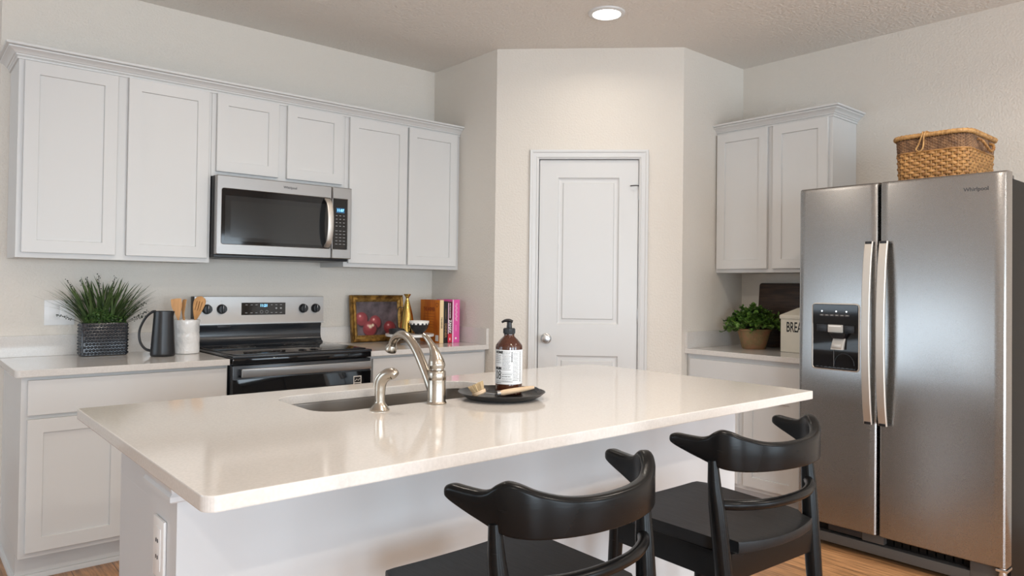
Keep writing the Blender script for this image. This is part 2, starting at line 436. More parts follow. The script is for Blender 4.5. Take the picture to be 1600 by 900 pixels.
# pantry front wall, 45 degrees, with the door
e = Vector((WX-DR-XP, -D2+DP, 0)); LD = e.length; e.normalize()
pang = math.atan2(e.y, e.x)
PM = Matrix.Translation((XP, -DP, 0)) @ Matrix.Rotation(pang, 4, 'Z')   # local x along the wall, -y into the room
ox0, ox1, oz1 = 0.268, 0.903, 2.094
mb = MB()
mb.box(0, ox0, 0, 0.10, FZ, HC, 'wall'); mb.box(ox1, LD, 0, 0.10, FZ, HC, 'wall'); mb.box(ox0, ox1, 0, 0.10, oz1, HC, 'wall')
o = mb.build('wall_pantry_front', smooth=0); o.matrix_world = PM; struct(o)
# casing: stepped profile mitred round the opening
def casing():
    mb = MB(); prof = [(0.0, 0.0), (0.0, 0.006), (0.010, 0.012), (0.014, 0.009), (0.034, 0.012), (0.040, 0.017), (0.052, 0.019), (0.0545, 0.010), (0.0545, 0.0)]
    a, b, t = ox0+0.003, ox1-0.003, oz1-0.003
    pts = [(a, FZ, -1, 0), (a, t, -1, 1), (b, t, 1, 1), (b, FZ, 1, 0)]
    loops = [[(x+dx*o_, -h, z+dz*o_) for o_, h in prof] for x, z, dx, dz in pts]
    mb.loops(loops, 'trim')
    # jamb and stop
    for x0, x1 in ((ox0, ox0+0.006), (ox1-0.006, ox1)): mb.box(x0, x1, 0.0, 0.10, FZ, oz1, 'trim')
    mb.box(ox0, ox1, 0.0, 0.10, oz1-0.006, oz1, 'trim')
    for x0, x1 in ((ox0+0.006, ox0+0.016), (ox1-0.016, ox1-0.006)): mb.box(x0, x1, 0.052, 0.066, FZ, oz1-0.006, 'trim')
    mb.box(ox0+0.006, ox1-0.006, 0.052, 0.066, oz1-0.016, oz1-0.006, 'trim')
    return mb.build('trim_1', smooth=30)
o = casing(); o.matrix_world = PM; struct(o)
def door():
    x0, x1, z0, z1 = ox0+0.0105, ox1-0.0085, FZ+0.012, oz1-0.0105
    mb = MB(); yf = 0.012
    panels = [(0.393, 0.777, 1.053, 1.974), (0.393, 0.777, 0.24, 0.857)]
    xsn = sorted({x0, x1, 0.393, 0.777}); zsn = sorted({z0, z1, 0.24, 0.857, 1.053, 1.974})
    b = bmesh.new()
    for xa, xb in zip(xsn, xsn[1:]):
        for za, zb in zip(zsn, zsn[1:]):
            if any(abs(xa-p[0]) < 1e-6 and abs(za-p[2]) < 1e-6 for p in panels): continue
            b.faces.new([b.verts.new(q) for q in ((xa, yf, za), (xb, yf, za), (xb, yf, zb), (xa, yf, zb))])
    for px0, px1, pz0, pz1 in panels:
        steps = [(0, 0), (0.008, 0.011), (0.016, 0.013), (0.030, 0.011), (0.036, 0.003), (0.040, 0.003)]
        lp = []
        for i_, d_ in steps:
            lp.append([b.verts.new(q) for q in ((px0+i_, yf+d_, pz0+i_), (px1-i_, yf+d_, pz0+i_), (px1-i_, yf+d_, pz1-i_), (px0+i_, yf+d_, pz1-i_))])
        for A, B in zip(lp, lp[1:]):
            for k in range(4): b.faces.new((A[k], A[(k+1) % 4], B[(k+1) % 4], B[k]))
        b.faces.new(lp[-1])
    o4 = [(x0, z0), (x1, z0), (x1, z1), (x0, z1)]
    for k in range(4):
        (xa, za), (xb, zb) = o4[k], o4[(k+1) % 4]
        b.faces.new([b.verts.new(q) for q in ((xa, yf, za), (xb, yf, zb), (xb, yf+0.035, zb), (xa, yf+0.035, za))])
    b.faces.new([b.verts.new((x, yf+0.035, z)) for x, z in o4])
    mb.take(b, 'trim')
    bmesh.ops.remove_doubles(mb.bm, verts=mb.bm.verts, dist=1e-6)
    bmesh.ops.recalc_face_normals(mb.bm, faces=list(mb.bm.faces))
    d = mb.build('door_1', smooth=12); d.matrix_world = PM; struct(d)
    kx, kz = 0.329, 0.961
    kb = MB(); rot = Matrix.Translation((kx, yf, kz)) @ Matrix.Rotation(PI/2, 4, 'X')
    kb.lathe([(0.0, 0), (0.032, 0), (0.033, 0.004), (0.026, 0.010), (0.013, 0.013), (0.011, 0.030), (0.020, 0.036), (0.027, 0.046), (0.0275, 0.056), (0.023, 0.064), (0.012, 0.067), (0.0, 0.0675)], 'hinge', 28, mtx=rot)
    kb.build('door_knob', d)
    for hz in (1.875, 1.106, 0.25):
        hb = MB(); hx = x1+0.004
        hb.lathe([(0, -0.045), (0.0055, -0.045), (0.0065, -0.042), (0.0065, 0.042), (0.0055, 0.045), (0, 0.045)], 'hinge', 12, mtx=at(hx, yf-0.004, hz))
        hb.box(hx-0.030, hx-0.004, yf-0.0015, yf+0.004, hz-0.042, hz+0.042, 'trim')
        if hz > 1.8:   # hinge-pin door stop
            hb.tube([(hx, yf-0.006, hz+0.048), (hx-0.02, yf-0.016, hz+0.048), (hx-0.042, yf-0.022, hz+0.046), (hx-0.055, yf-0.016, hz+0.045)], 0.0035, 'logo', 8)
            hb.lathe([(0, 0), (0.007, 0), (0.007, 0.008), (0, 0.008)], 'logo', 12, mtx=at(hx, yf-0.004, hz+0.044))
        hb.build('hinge', d)
door()
mb = MB()
mb.box(0.0, ox0-0.053, -0.012, 0, FZ, FZ+0.10, 'trim', 0.002); mb.box(ox1+0.053, LD, -0.012, 0, FZ, FZ+0.10, 'trim', 0.002)
o = mb.build('baseboard_pantry'); o.matrix_world = PM; struct(o)
struct(MB().box(WX-0.013, WX, YB, -3.40, FZ, FZ+0.10, 'trim', 0.002).build('baseboard_right'))

# recessed ceiling light
L0 = thing('recessed_ceiling_light', 'round recessed ceiling light glowing in front of the pantry door', 'ceiling light', (1.668, -1.571, HC))
mb = MB(); mb.lathe([(0.072, -0.004), (0.078, -0.012), (0.098, -0.008), (0.101, 0.0), (0.072, 0.0)], 'trim', 40, cap=False); mb.build('trim_ring', L0)
mb = MB(); mb.lathe([(0.0, -0.009), (0.05, -0.009), (0.0735, -0.005), (0.0735, 0.0), (0, 0.0)], 'bulb', 40, cap=False); mb.build('lens', L0)

# ------------------------------------------------------------------ cabinet builders (local: wall at y = 0, room at -y)
def shaker(x0, x1, y, z0, z1, name, parent, rail=0.057):
    """recessed-panel door, front face at y, 20 mm thick"""
    b = bmesh.new()
    def ring(i, d): return [b.verts.new(q) for q in ((x0+i, y+d, z0+i), (x1-i, y+d, z0+i), (x1-i, y+d, z1-i), (x0+i, y+d, z1-i))]
    rs = [ring(0, 0.019), ring(0, 0.0015), ring(0.0015, 0), ring(rail, 0), ring(rail+0.002, 0.009)]
    for A, B in zip(rs, rs[1:]):
        for k in range(4): b.faces.new((A[k], A[(k+1) % 4], B[(k+1) % 4], B[k]))
    b.faces.new(rs[-1]); b.faces.new(list(reversed(rs[0])))
    bmesh.ops.recalc_face_normals(b, faces=list(b.faces))
    mb = MB(); mb.take(b, 'cab')
    return mb.build(name, parent, smooth=12)
def slab_front(x0, x1, y, z0, z1, parent):
    return MB().box(x0, x1, y, y+0.019, z0, z1, 'cab', 0.0018).build('drawer_front', parent, smooth=12)

def upper(root, w, z0, z1, doors, d=0.305, left_lip=0.0):
    mb = MB()
    mb.box(0, w, -d, -0.0005, z0, z1, 'cab', 0.001)
    mb.build('carcass', root, smooth=12)
    for x0, x1, a, b in doors: shaker(x0, x1, -d-0.02, a, b, 'door', root)

CP = [(0.0, 2.285), (0.007, 2.285), (0.008, 2.293), (0.004, 2.295), (0.012, 2.301), (0.013, 2.306), (0.018, 2.307), (0.023, 2.314), (0.032, 2.321), (0.043, 2.326), (0.044, 2.331), (0.040, 2.333), (0.053, 2.337), (0.054, 2.346), (0.0, 2.346)]
ZB = 1.3897
U1 = thing('wall_cabinet', 'white two-door upper cabinet above the plant, left of the microwave', 'cabinet', (-0.845, 0, 0))
upper(U1, 0.844, ZB, 2.305, [(0.021, 0.399, 1.413, 2.281), (0.446, 0.827, 1.413, 2.283)])
U2 = thing('wall_cabinet', 'short white two-door upper cabinet directly above the microwave', 'cabinet', (0, 0, 0))
upper(U2, 0.770, 1.848, 2.305, [(0.0225, 0.357, 1.874, 2.285), (0.4075, 0.748, 1.874, 2.287)])
U3 = thing('wall_cabinet', 'white two-door upper cabinet above the books, right of the microwave', 'cabinet', (0.771, 0, 0))
upper(U3, XP-0.771-0.001, ZB, 2.305, [(0.024, 0.425, 1.413, 2.285), (0.439, 0.817, 1.413, 2.287)])
mb = MB()
mb.strip([(-0.845, 0.0), (-0.845, -0.305), (XP-0.001, -0.305)], [(-1, 0), (-1, -1), (0, -1)], CP, 'cab')
tag(mb.build('crown_molding', smooth=30), 'white crown molding along the top of the long row of upper cabinets', 'molding')

RW = thing('wall_cabinet', 'white two-door upper cabinet between the pantry and the refrigerator', 'cabinet', (WX, -D2, 0), -PI/2)
upper(RW, 0.765, ZB, 2.305, [(0.012, 0.368, 1.413, 2.285), (0.404, 0.745, 1.413, 2.285)])
mb = MB()
mb.strip([(0.0, -0.305), (0.765, -0.305), (0.765, 0.0)], [(0, -1), (1, -1), (1, 0)], CP, 'cab')
o = mb.build('crown_molding', smooth=30); o.location = (WX, -D2, 0); o.rotation_euler = (0, 0, -PI/2)
tag(o, 'short white crown molding on the cabinet beside the refrigerator', 'molding')

def base(root, w, fronts, doors, shoe_left=False, kick=0.525, y0=0.0):
    mb = MB()
    mb.box(0, w, -0.61, -0.0005, 0.127, 0.8835, 'cab', 0.001)
    mb.box(0.0, w, -kick, -0.0005, FZ, 0.127, 'cab')
    mb.build('carcass', root, smooth=12)
    for x0, x1, a, b in fronts: slab_front(x0, x1, -0.63, a, b, root)
    for x0, x1, a, b in doors: shaker(x0, x1, -0.63, a, b, 'door', root)
    mb = MB()
    prof = [(0, FZ), (0.013, FZ), (0.013, FZ+0.012), (0.008, FZ+0.020), (0, FZ+0.022)]
    if shoe_left: mb.strip([(0, -0.004), (0, -kick), (w, -kick)], [(-1, 0), (-1, -1), (0, -1)], prof, 'cab')
    else: mb.strip([(0, -kick), (w, -kick)], [(0, -1), (0, -1)], prof, 'cab')
    mb.build('shoe_molding', root)
B1 = thing('base_cabinet', 'white base cabinet with wide drawer under the plant, left of the range', 'cabinet', (-0.846, 0, 0))
base(B1, 0.843, [(0.0225, 0.833, 0.722, 0.868)], [(0.0225, 0.392, 0.151, 0.7045), (0.434, 0.820, 0.151, 0.7045)], True)
B2 = thing('base_cabinet', 'white base cabinet with drawer under the books, right of the range', 'cabinet', (0.773, 0, 0))
base(B2, XP-0.774, [(0.024, 0.818, 0.722, 0.868)], [(0.024, 0.40, 0.151, 0.7045), (0.43, 0.818, 0.151, 0.7045)])
B3 = thing('base_cabinet', 'white base cabinet under the potted plant, left of the refrigerator', 'cabinet', (WX, -D2-0.0025, 0), -PI/2)
base(B3, 0.84, [(0.028, 0.745, 0.722, 0.855)], [(0.028, 0.366, 0.151, 0.7045), (0.402, 0.742, 0.151, 0.7045)])

# ------------------------------------------------------------------ worktops
def worktop(name, label, poly, splashes, loc=(0, 0, 0), rz=0):
    r = thing(name, label, 'countertop', loc, rz)
    MB().prism(poly, 0.884, 0.914, 'quartz', 0.0025).build('slab', r, smooth=0)
    mb = MB()
    for s in splashes: mb.box(*s, 'quartz', 0.0015)
    mb.build('backsplash', r, smooth=0)
    return r
worktop('countertop', 'white quartz countertop left of the range, holding the dark planter and jug',
        rrect(-0.872, -0.004, -0.648, -0.0005, (0.02, 0.002, 0, 0)), [(-0.872, -0.004, -0.02, -0.0005, 0.914, 1.016)])
worktop('countertop', 'white quartz countertop in the corner right of the range, under the books and painting',
        rrect(0.772, XP-0.0005, -0.648, -0.0005, (0.002, 0, 0, 0)), [(0.772, XP-0.0005, -0.02, -0.0005, 0.914, 1.016), (XP-0.021, XP-0.0005, -0.648, -0.0205, 0.914, 1.016)])
worktop('countertop', 'white quartz countertop between the pantry wall and the refrigerator',
        rrect(0.0005, 0.845, -0.641, -0.0005, (0, 0.002, 0, 0)), [(0.0005, 0.845, -0.02, -0.0005, 0.914, 1.016), (0.0005, 0.021, -0.641, -0.0205, 0.914, 1.016)], (WX, -D2, 0), -PI/2)

# ------------------------------------------------------------------ island
IS = thing('kitchen_island', 'white kitchen island with plain panelled back facing the two stools', 'island', (0, 0, 0))
mb = MB()
mb.box(-0.735, 1.24, -2.419, -1.83, 0.11, 0.72, 'islandwhite', 0.001)
mb.box(-0.735, -0.715, -2.419, -1.83, 0.72, 0.883, 'islandwhite'); mb.box(1.22, 1.24, -2.419, -1.83, 0.72, 0.883, 'islandwhite')
mb.box(-0.715, 1.22, -1.85, -1.83, 0.72, 0.883, 'islandwhite'); mb.box(-0.715, 1.22, -2.419, -2.40, 0.72, 0.883, 'islandwhite')
mb.box(-0.735, 1.24, -2.419, -1.905, FZ, 0.11, 'islandwhite')
mb.build('cabinet_body', IS, smooth=12)
mb = MB(); mb.box(-0.80, 1.305, -2.61, -2.42, FZ, 0.8835, 'islandwhite', 0.002); mb.build('knee_wall', IS, smooth=12)
mb = MB()   # moulding under the slab, wrapped round the knee wall
tp = [(0.0, 0.829), (0.017, 0.829), (0.020, 0.832), (0.020, 0.842), (0.015, 0.848), (0.018, 0.860), (0.027, 0.872), (0.030, 0.8835), (0.0, 0.8835)]
mb.strip([(-0.80, -2.42), (-0.80, -2.61), (-0.757, -2.61)], [(-1, 0), (-1, -1), (0, -1)], tp, 'islandwhite')
mb.build('end_molding', IS)
mb = MB(); mb.strip([(-0.80, -2.42), (-0.80, -2.61), (1.305, -2.61), (1.305, -2.42)], [(-1, 0), (-1, -1), (1, -1), (1, 0)], [(0, FZ), (0.012, FZ), (0.012, FZ+0.085), (0.006, FZ+0.095), (0, FZ+0.095)], 'islandwhite'); mb.build('base_molding', IS)
for k in range(4):   # doors and drawer fronts on the sink side
    x0 = -0.72+k*0.488
    m_ = Matrix.Rotation(PI, 4, 'Z') @ Matrix.Translation((0, 1.81*1, 0))
    d = shaker(-(x0+0.46), -x0, 0, 0.151, 0.7045, 'door', IS); d.matrix_local = Matrix.Translation((0, -1.81, 0)) @ Matrix.Rotation(PI, 4, 'Z')
    d = slab_front(-(x0+0.46), -x0, 0, 0.722, 0.868, IS); d.matrix_local = Matrix.Translation((0, -1.81, 0)) @ Matrix.Rotation(PI, 4, 'Z')
op = thing('power_outlet', 'white wall outlet on the left end of the island', 'outlet', (-0.80, -2.50, 0.70), -PI/2)
MB().box(-0.040, 0.040, -0.007, -0.0003, -0.066, 0.066, 'plate', 0.003).build('plate', op)
mb = MB(); mb.box(-0.020, 0.020, -0.0085, -0.006, -0.046, 0.046, 'plate', 0.001)
for dz in (-0.018, 0.018):
    for dx in (-0.006, 0.006): mb.box(dx-0.001, dx+0.001, -0.0104, -0.009, dz-0.004, dz+0.004, 'logo')
mb.build('receptacle', op)

SX0, SX1, SY0, SY1, SR = -0.320, 0.445, -2.284, -1.920, 0.085
outer = rrect(-0.845, 1.3263, -2.922, -1.787, (0.028, 0.008, 0.11, 0.006), 8)
inner = rrect(SX0, SX1, SY0, SY1, SR, 8)
b = bmesh.new()
def ringedges(poly, z):
    vs = [b.verts.new((x, y, z)) for x, y in poly]
    return vs, [b.edges.new((vs[k], vs[(k+1) % len(vs)])) for k in range(len(vs))]
ov, oe = ringedges(outer, 0.914); iv, ie = ringedges(inner, 0.914)
bmesh.ops.triangle_fill(b, use_beauty=True, use_dissolve=False, edges=oe+ie, normal=(0, 0, 1))
top = list(b.faces)
bmesh.ops.recalc_face_normals(b, faces=top)
ext = bmesh.ops.extrude_face_region(b, geom=top)
for v in [g for g in ext['geom'] if isinstance(g, bmesh.types.BMVert)]: v.co.z = 0.884
bmesh.ops.recalc_face_normals(b, faces=list(b.faces))
es = [ed for ed in b.edges if len(ed.link_faces) == 2 and abs(ed.verts[0].co.z-ed.verts[1].co.z) < 1e-6 and abs(ed.link_faces[0].normal.z-ed.link_faces[1].normal.z) > 0.5]
bmesh.ops.bevel(b, geom=es, offset=0.0028, segments=2, affect='EDGES', profile=0.6)
mb = MB(); mb.take(b, 'quartz')
tag(mb.build('island_countertop', smooth=0), 'large white quartz island countertop with cut-out for the sink', 'countertop')

SK = thing('kitchen_sink', 'stainless steel undermount sink sunk into the island countertop', 'sink', (0, 0, 0))
def sloop(i, z, r): return [(x, y, z) for x, y in rrect(SX0+i, SX1-i, SY0+i, SY1-i, r, 8)]
mb = MB()
mb.loops([sloop(-0.014, 0.8825, SR+0.014), sloop(-0.004, 0.8825, SR+0.004), sloop(-0.003, 0.878, SR), sloop(0.004, 0.76, SR), sloop(0.010, 0.742, SR), sloop(0.028, 0.732, SR-0.01), sloop(0.06, 0.730, SR-0.03)], 'sinksteel', cap0=False)
mb.build('basin', SK)
mb = MB(); mb.lathe([(0, 0.7302), (0.045, 0.7302), (0.045, 0.734), (0.034, 0.7345), (0.032, 0.7315), (0, 0.7315)], 'steel', 28, 0.06, -2.10); mb.build('drain', SK)

# faucet
FA = thing('faucet', 'brushed nickel single-lever faucet on the near rim of the island sink', 'faucet', (0.047, -2.335, 0.9145))
mb = MB()
mb.lathe([(0, 0), (0.031, 0), (0.0315, 0.003), (0.029, 0.007), (0.0285, 0.012), (0.0285, 0.072), (0.0278, 0.0735), (0.0278, 0.0755), (0.0285, 0.077), (0.0285, 0.100), (0.026, 0.104), (0.022, 0.106), (0.022, 0.116), (0, 0.116)], 'nickel', 36)
mb.build('body', FA)
mb = MB()   # arched spout towards the sink
sp = bez([(-0.004, 0.016, 0.036), (-0.008, 0.050, 0.092), (-0.012, 0.098, 0.158), (-0.015, 0.146, 0.198), (-0.016, 0.195, 0.205), (-0.017, 0.232, 0.186), (-0.017, 0.246, 0.162)], 8)
mb.tube(sp, lerp_list([0.0165, 0.0155, 0.015, 0.0145, 0.014, 0.0135, 0.0145], len(sp)), 'nickel', 16)
mb.build('spout', FA)
mb = MB(); t = (sp[-1]-sp[-3]).normalized()
mb.tube([sp[-1]-t*0.006, sp[-1]+t*0.004, sp[-1]+t*0.012, sp[-1]+t*0.017], [0.0145, 0.019, 0.0205, 0.0195], 'nickel', 18); mb.build('aerator', FA)
mb = MB()
lv = bez([(0.0, 0.0, 0.110), (-0.001, 0.002, 0.130), (-0.003, 0.008, 0.155), (-0.006, 0.022, 0.180), (-0.010, 0.042, 0.202), (-0.013, 0.060, 0.213)], 8)
mb.tube(lv, lerp_list([0.0255, 0.0275, 0.0245, 0.0185, 0.0135, 0.0105, 0.0095, 0.009, 0.007], len(lv)), 'nickel', 18); mb.build('lever', FA)
SPR = thing('side_sprayer', 'brushed nickel side sprayer standing left of the faucet', 'sprayer', (-0.157, -2.335, 0.9145))
mb = MB(); mb.lathe([(0, 0), (0.029, 0), (0.0295, 0.003), (0.024, 0.010), (0.0165, 0.020), (0.0155, 0.026), (0, 0.026)], 'nickel', 30); mb.build('base', SPR)
mb = MB(); bp_ = bez([(0, 0, 0.024), (0, 0, 0.058), (0.002, -0.004, 0.086), (0.010, -0.020, 0.106), (0.020, -0.038, 0.110), (0.024, -0.046, 0.104)], 8)
mb.tube(bp_, lerp_list([0.0145, 0.0160, 0.0165, 0.0175, 0.0170, 0.0135], len(bp_)), 'nickel', 18); mb.build('spray_head', SPR)
mb = MB(); tr = [bp_[k]+Vector((-0.011, 0.012, 0.003)) for k in range(10, 26)]
mb.tube(tr, 0.0055, 'nickel', 10); mb.build('trigger', SPR)

# round black plate with brush and soap bottle
PX, PY = 0.283, -2.372
mb = MB(); mb.lathe([(0, 0.0), (0.095, 0.0), (0.116, 0.004), (0.133, 0.012), (0.143, 0.0205), (0.146, 0.023), (0.1435, 0.0235), (0.130, 0.015), (0.113, 0.0061), (0, 0.0058)], 'tray', 56, cap=False)
tag(mb.build('plate', loc=(PX, PY, 0.9142)), 'round black plate on the island holding the soap bottle and dish brush', 'plate')

BO = thing('soap_bottle', 'amber pump soap bottle with white printed label standing on the black plate', 'bottle', (0.337, -2.344, 0.9207))
mb = MB(); R = 0.0458
mb.lathe([(0, 0), (R-0.004, 0), (R, 0.004), (R, 0.160), (R-0.001, 0.166), (R-0.006, 0.173), (0.030, 0.185), (0.019, 0.195), (0.0175, 0.198), (0.0175, 0.203), (0, 0.203)], 'amber', 48)
mb.build('bottle_body', BO)
mb = MB()
fw = math.atan2(-2.344+4.2186, 0.337+1.2632) + PI      # direction from the bottle to the camera
LR = R+0.0004
def cyl(u, z, r=LR): a = fw + u/LR; return Vector((r*math.cos(a), r*math.sin(a), z))
lz0, lz1 = 0.037, 0.152; hw = LR*1.75
b = bmesh.new(); cols = []
for k in range(41):
    u = -hw+2*hw*k/40; cols.append([b.verts.new(cyl(u, lz0)), b.verts.new(cyl(u, lz1))])
for A, B in zip(cols, cols[1:]): b.faces.new((A[0], B[0], B[1], A[1]))
mb.take(b, 'label')
def lt(body, u, z, size, sx=1.0, bold=0.0, rot=0, al='LEFT'):
    mtx = Matrix.Translation((u, z, 0)) @ Matrix.Rotation(rot, 4, 'Z')
    mb.text(body, size, 'ink', mtx, al, sx, bold, 0.0, wrap=lambda c: cyl(c.x, c.y, LR+0.0005))
lt('HOME', -0.0535, 0.1435, 0.0115, 1.0, 0.0006)
lt('NUM', -0.0535, 0.0895, 0.0115, 1.05, 0.0010)
lt('08', -0.0520, 0.0665, 0.042, 0.62, 0.0)
def dash(u0, u1, z, h=0.0024, vert=False):
    """a row of tiny illegible print"""
    p = u0
    while p < u1:
        w = random.uniform(0.0012, 0.0042); q = min(p+w, u1)
        b = bmesh.new()
        if vert: co = ((z, p), (z+h, p), (z+h, q), (z, q))
        else: co = ((p, z), (q, z), (q, z+h), (p, z+h))
        b.faces.new([b.verts.new(cyl(a_, c_, LR+0.0005)) for a_, c_ in co]); mb.take(b, 'ink')
        p = q + random.uniform(0.0008, 0.0016)
for k in range(5): dash(-0.0525, -0.0275-0.002*(k % 2), 0.1325-0.0062*k, 0.0016)
dash(-0.0525, -0.027, 0.0405, 0.0018)
for k in range(13): dash(-0.0225, 0.006-0.002*(k % 3), 0.1450-0.0050*k, 0.0014)
for k in range(4): dash(-0.0225, 0.010-0.004*(k % 2), 0.0690-0.0072*k, 0.0016+0.0008*(k == 1))
for k in range(20): dash(0.0145, 0.036-0.002*(k % 3), 0.1450-0.0050*k, 0.0013)
dash(0.112, 0.147, 0.0085, 0.0036, True)
dash(0.046, 0.147, 0.0420, 0.0030, True)
for z in (0.048, 0.0745, 0.0445):
    for k in range(20):
        u0 = -0.053+k*0.0033
        b = bmesh.new(); b.faces.new([b.verts.new(cyl(a_, c_, LR+0.0005)) for a_, c_ in ((u0, z), (u0+0.0034, z), (u0+0.0034, z+0.0006), (u0, z+0.0006))]); mb.take(b, 'ink')
mb.build('label', BO, smooth=60)
mb = MB()
mb.lathe([(0, 0.2135), (0.0185, 0.2135), (0.0195, 0.216), (0.0195, 0.232), (0.018, 0.234), (0.0095, 0.235), (0.0085, 0.246), (0.0085, 0.254), (0.0, 0.254)], 'blacksatin', 32)
for k in range(24):
    a = 2*PI*k/24; mb.tube([(0.0196*math.cos(a), 0.0196*math.sin(a), 0.217), (0.0196*math.cos(a), 0.0196*math.sin(a), 0.231)], 0.0012, 'blacksatin', 5)
dv = Vector((math.cos(fw-PI/2), math.sin(fw-PI/2), 0)) * 1
dl = -Vector((math.sin(-fw), 0, 0))
sd = Vector((-0.757, 0.653, 0))     # nozzle points to the left of the photo
hd = bez([(-sd.x*0.012, -sd.y*0.012, 0.256), (0, 0, 0.259), (sd.x*0.014, sd.y*0.014, 0.259), (sd.x*0.026, sd.y*0.026, 0.253)], 6)
mb.tube(hd, lerp_list([0.006, 0.0085, 0.007, 0.0045], len(hd)), 'blacksatin', 12, flat=0.75)
mb.bm.transform(Matrix.Translation((0, 0, -0.0105)))
mb.build('pump', BO)

BR = thing('dish_brush', 'wooden dish brush with pale bristles lying across the black plate', 'brush', (0, 0, 0))
hA, hB = Vector((0.240, -2.397, 0.9350)), Vector((0.376, -2.428, 0.9485))
mb = MB(); hp = [hA.lerp(hB, k/10) for k in range(11)]
mb.tube(hp, lerp_list([0.0065, 0.0095, 0.0095, 0.0088, 0.008, 0.0055], 11), 'woodpale', 14); mb.build('handle', BR)
mb = MB(); hd0 = Vector((0.190, -2.368, 0.9400))
lp = bez([hB, hB+Vector((0.010, -0.002, -0.001)), hB+Vector((0.021, -0.006, -0.010)), hB+Vector((0.014, -0.006, -0.019)), hB+Vector((0.004, -0.002, -0.008))], 8)
for s_ in (-1, 1):
    mb.tube([hA+Vector((0.004, 0.001*s_, 0)), hA+Vector((-0.012, 0.006*s_, 0.001)), hd0+Vector((0.012, 0.010*s_, 0.0))], 0.0014, 'steel', 6)
mb.build('wire', BR)
mb = MB(); mb.tube([hA+Vector((-0.001, 0, 0)), hA+Vector((0.012, -0.0015, 0.0005))], 0.0098, 'steel', 14); mb.build('ferrule', BR)
mb = MB(); mb.tube(lp, 0.0014, 'logo', 6); mb.build('hanging_loop', BR)
mb = MB(); q = Vector((-0.25, 0.30, 0.86)).normalized()
Qm = Matrix.Translation(hd0) @ q.to_track_quat('Z', 'Y').to_matrix().to_4x4()
mb.lathe([(0, -0.008), (0.020, -0.008), (0.0235, -0.005), (0.0235, 0.003), (0.022, 0.005), (0, 0.005)], 'woodpale', 28, mtx=Qm); mb.build('head', BR)
mb = MB()
for k in range(150):
    rr = 0.0205*math.sqrt(random.random()); a = random.random()*2*PI
    p0 = Vector((rr*math.cos(a), rr*math.sin(a), 0.004)); p1 = Vector((rr*1.35*math.cos(a)+random.uniform(-1, 1)*0.001, rr*1.35*math.sin(a), 0.029+random.uniform(-0.002, 0.002)))
    mb.tube([Qm @ p0, Qm @ p1], 0.0011, 'bristle', 4)
mb.build('bristles', BR)

# ------------------------------------------------------------------ microwave
MW = thing('microwave_oven', 'stainless over-the-range microwave with black glass door and curved handle', 'microwave', (0.0, 0, 0))
mb = MB(); mb.box(0.003, 0.767, -0.372, -0.001, 1.436, 1.8465, 'blacksatin', 0.003)
mb.box(0.003, 0.767, -0.366, -0.03, 1.418, 1.437, 'blacksatin', 0.004)
mb.box(0.06, 0.42, -0.34, -0.16, 1.4165, 1.419, 'gray')
mb.build('case', MW, smooth=20)
def framed(x0, x1, z0, z1, ix0, ix1, iz0, iz1, y, d, m, r):
    """stainless door frame with a rounded rectangular opening, front face at y"""
    mb = MB(); n = 6
    def lp(a, b_, c, dd, r_, yy): return [(x, yy, z) for x, z in rrect(a, b_, c, dd, r_, n)]
    mb.loops([lp(x0, x1, z0, z1, 0.004, y+d), lp(x0, x1, z0, z1, 0.004, y+0.004), lp(x0+0.004, x1-0.004, z0+0.004, z1-0.004, 0.004, y),
              lp(ix0-0.003, ix1+0.003, iz0-0.003, iz1+0.003, r+0.003, y), lp(ix0, ix1, iz0, iz1, r, y+0.003), lp(ix0, ix1, iz0, iz1, r, y+d)], m, cap0=False, cap1=False)
    return mb
mb = framed(0.0, 0.644, 1.433, 1.8455, 0.027, 0.638, 1.489, 1.777, -0.402, 0.03, 'steel', 0.010)
mb.text('Whirlpool', 0.0185, 'logo', at(0.395, -0.4022, 1.8135, FRONT), 'CENTER', 1.0, 0.0003)
dr = mb.build('door', MW, smooth=30)
mb = MB(); mb.box(0.0268, 0.6385, -0.3985, -0.374, 1.4885, 1.7775, 'blackgloss')
mb.box(0.045, 0.628, -0.3990, -0.398, 1.505, 1.742, 'winglass', 0.0002); mb.box(0.073, 0.565, -0.3994, -0.3985, 1.525, 1.715, 'screenmesh'); mb.build('glass', dr, smooth=0)
mb = framed(0.6475, 0.770, 1.433, 1.8455, 0.6500, 0.7445, 1.488, 1.7785, -0.402, 0.03, 'steel', 0.004)
cp_ = mb.build('control_panel', MW, smooth=30)
mb = MB(); mb.box(0.6495, 0.7448, -0.3988, -0.374, 1.4875, 1.779, 'blackgloss')
for r_ in range(4):
    for c_ in range(3): mb.box(0.672+c_*0.023, 0.682+c_*0.023, -0.3991, -0.3985, 1.680-r_*0.020, 1.6825-r_*0.020, 'mark')
for r_ in range(5):
    for c_ in range(3): mb.box(0.670+c_*0.024, 0.684+c_*0.024, -0.3991, -0.3985, 1.592-r_*0.019, 1.594-r_*0.019, 'mark')
mb.build('touch_panel', cp_, smooth=0)
mb = MB(); mb.box(0.674, 0.726, -0.3996, -0.3985, 1.698, 1.726, 'screen'); mb.text('11:07', 0.021, 'blue', at(0.700, -0.3997, 1.712, FRONT), 'CENTER', 0.95, 0.0004); mb.build('display', cp_, smooth=0)
hb = bez([(0.612, -0.404, 1.500), (0.613, -0.433, 1.528), (0.613, -0.449, 1.585), (0.613, -0.452, 1.634), (0.613, -0.449, 1.683), (0.613, -0.433, 1.740), (0.612, -0.404, 1.768)], 6)
lo = []
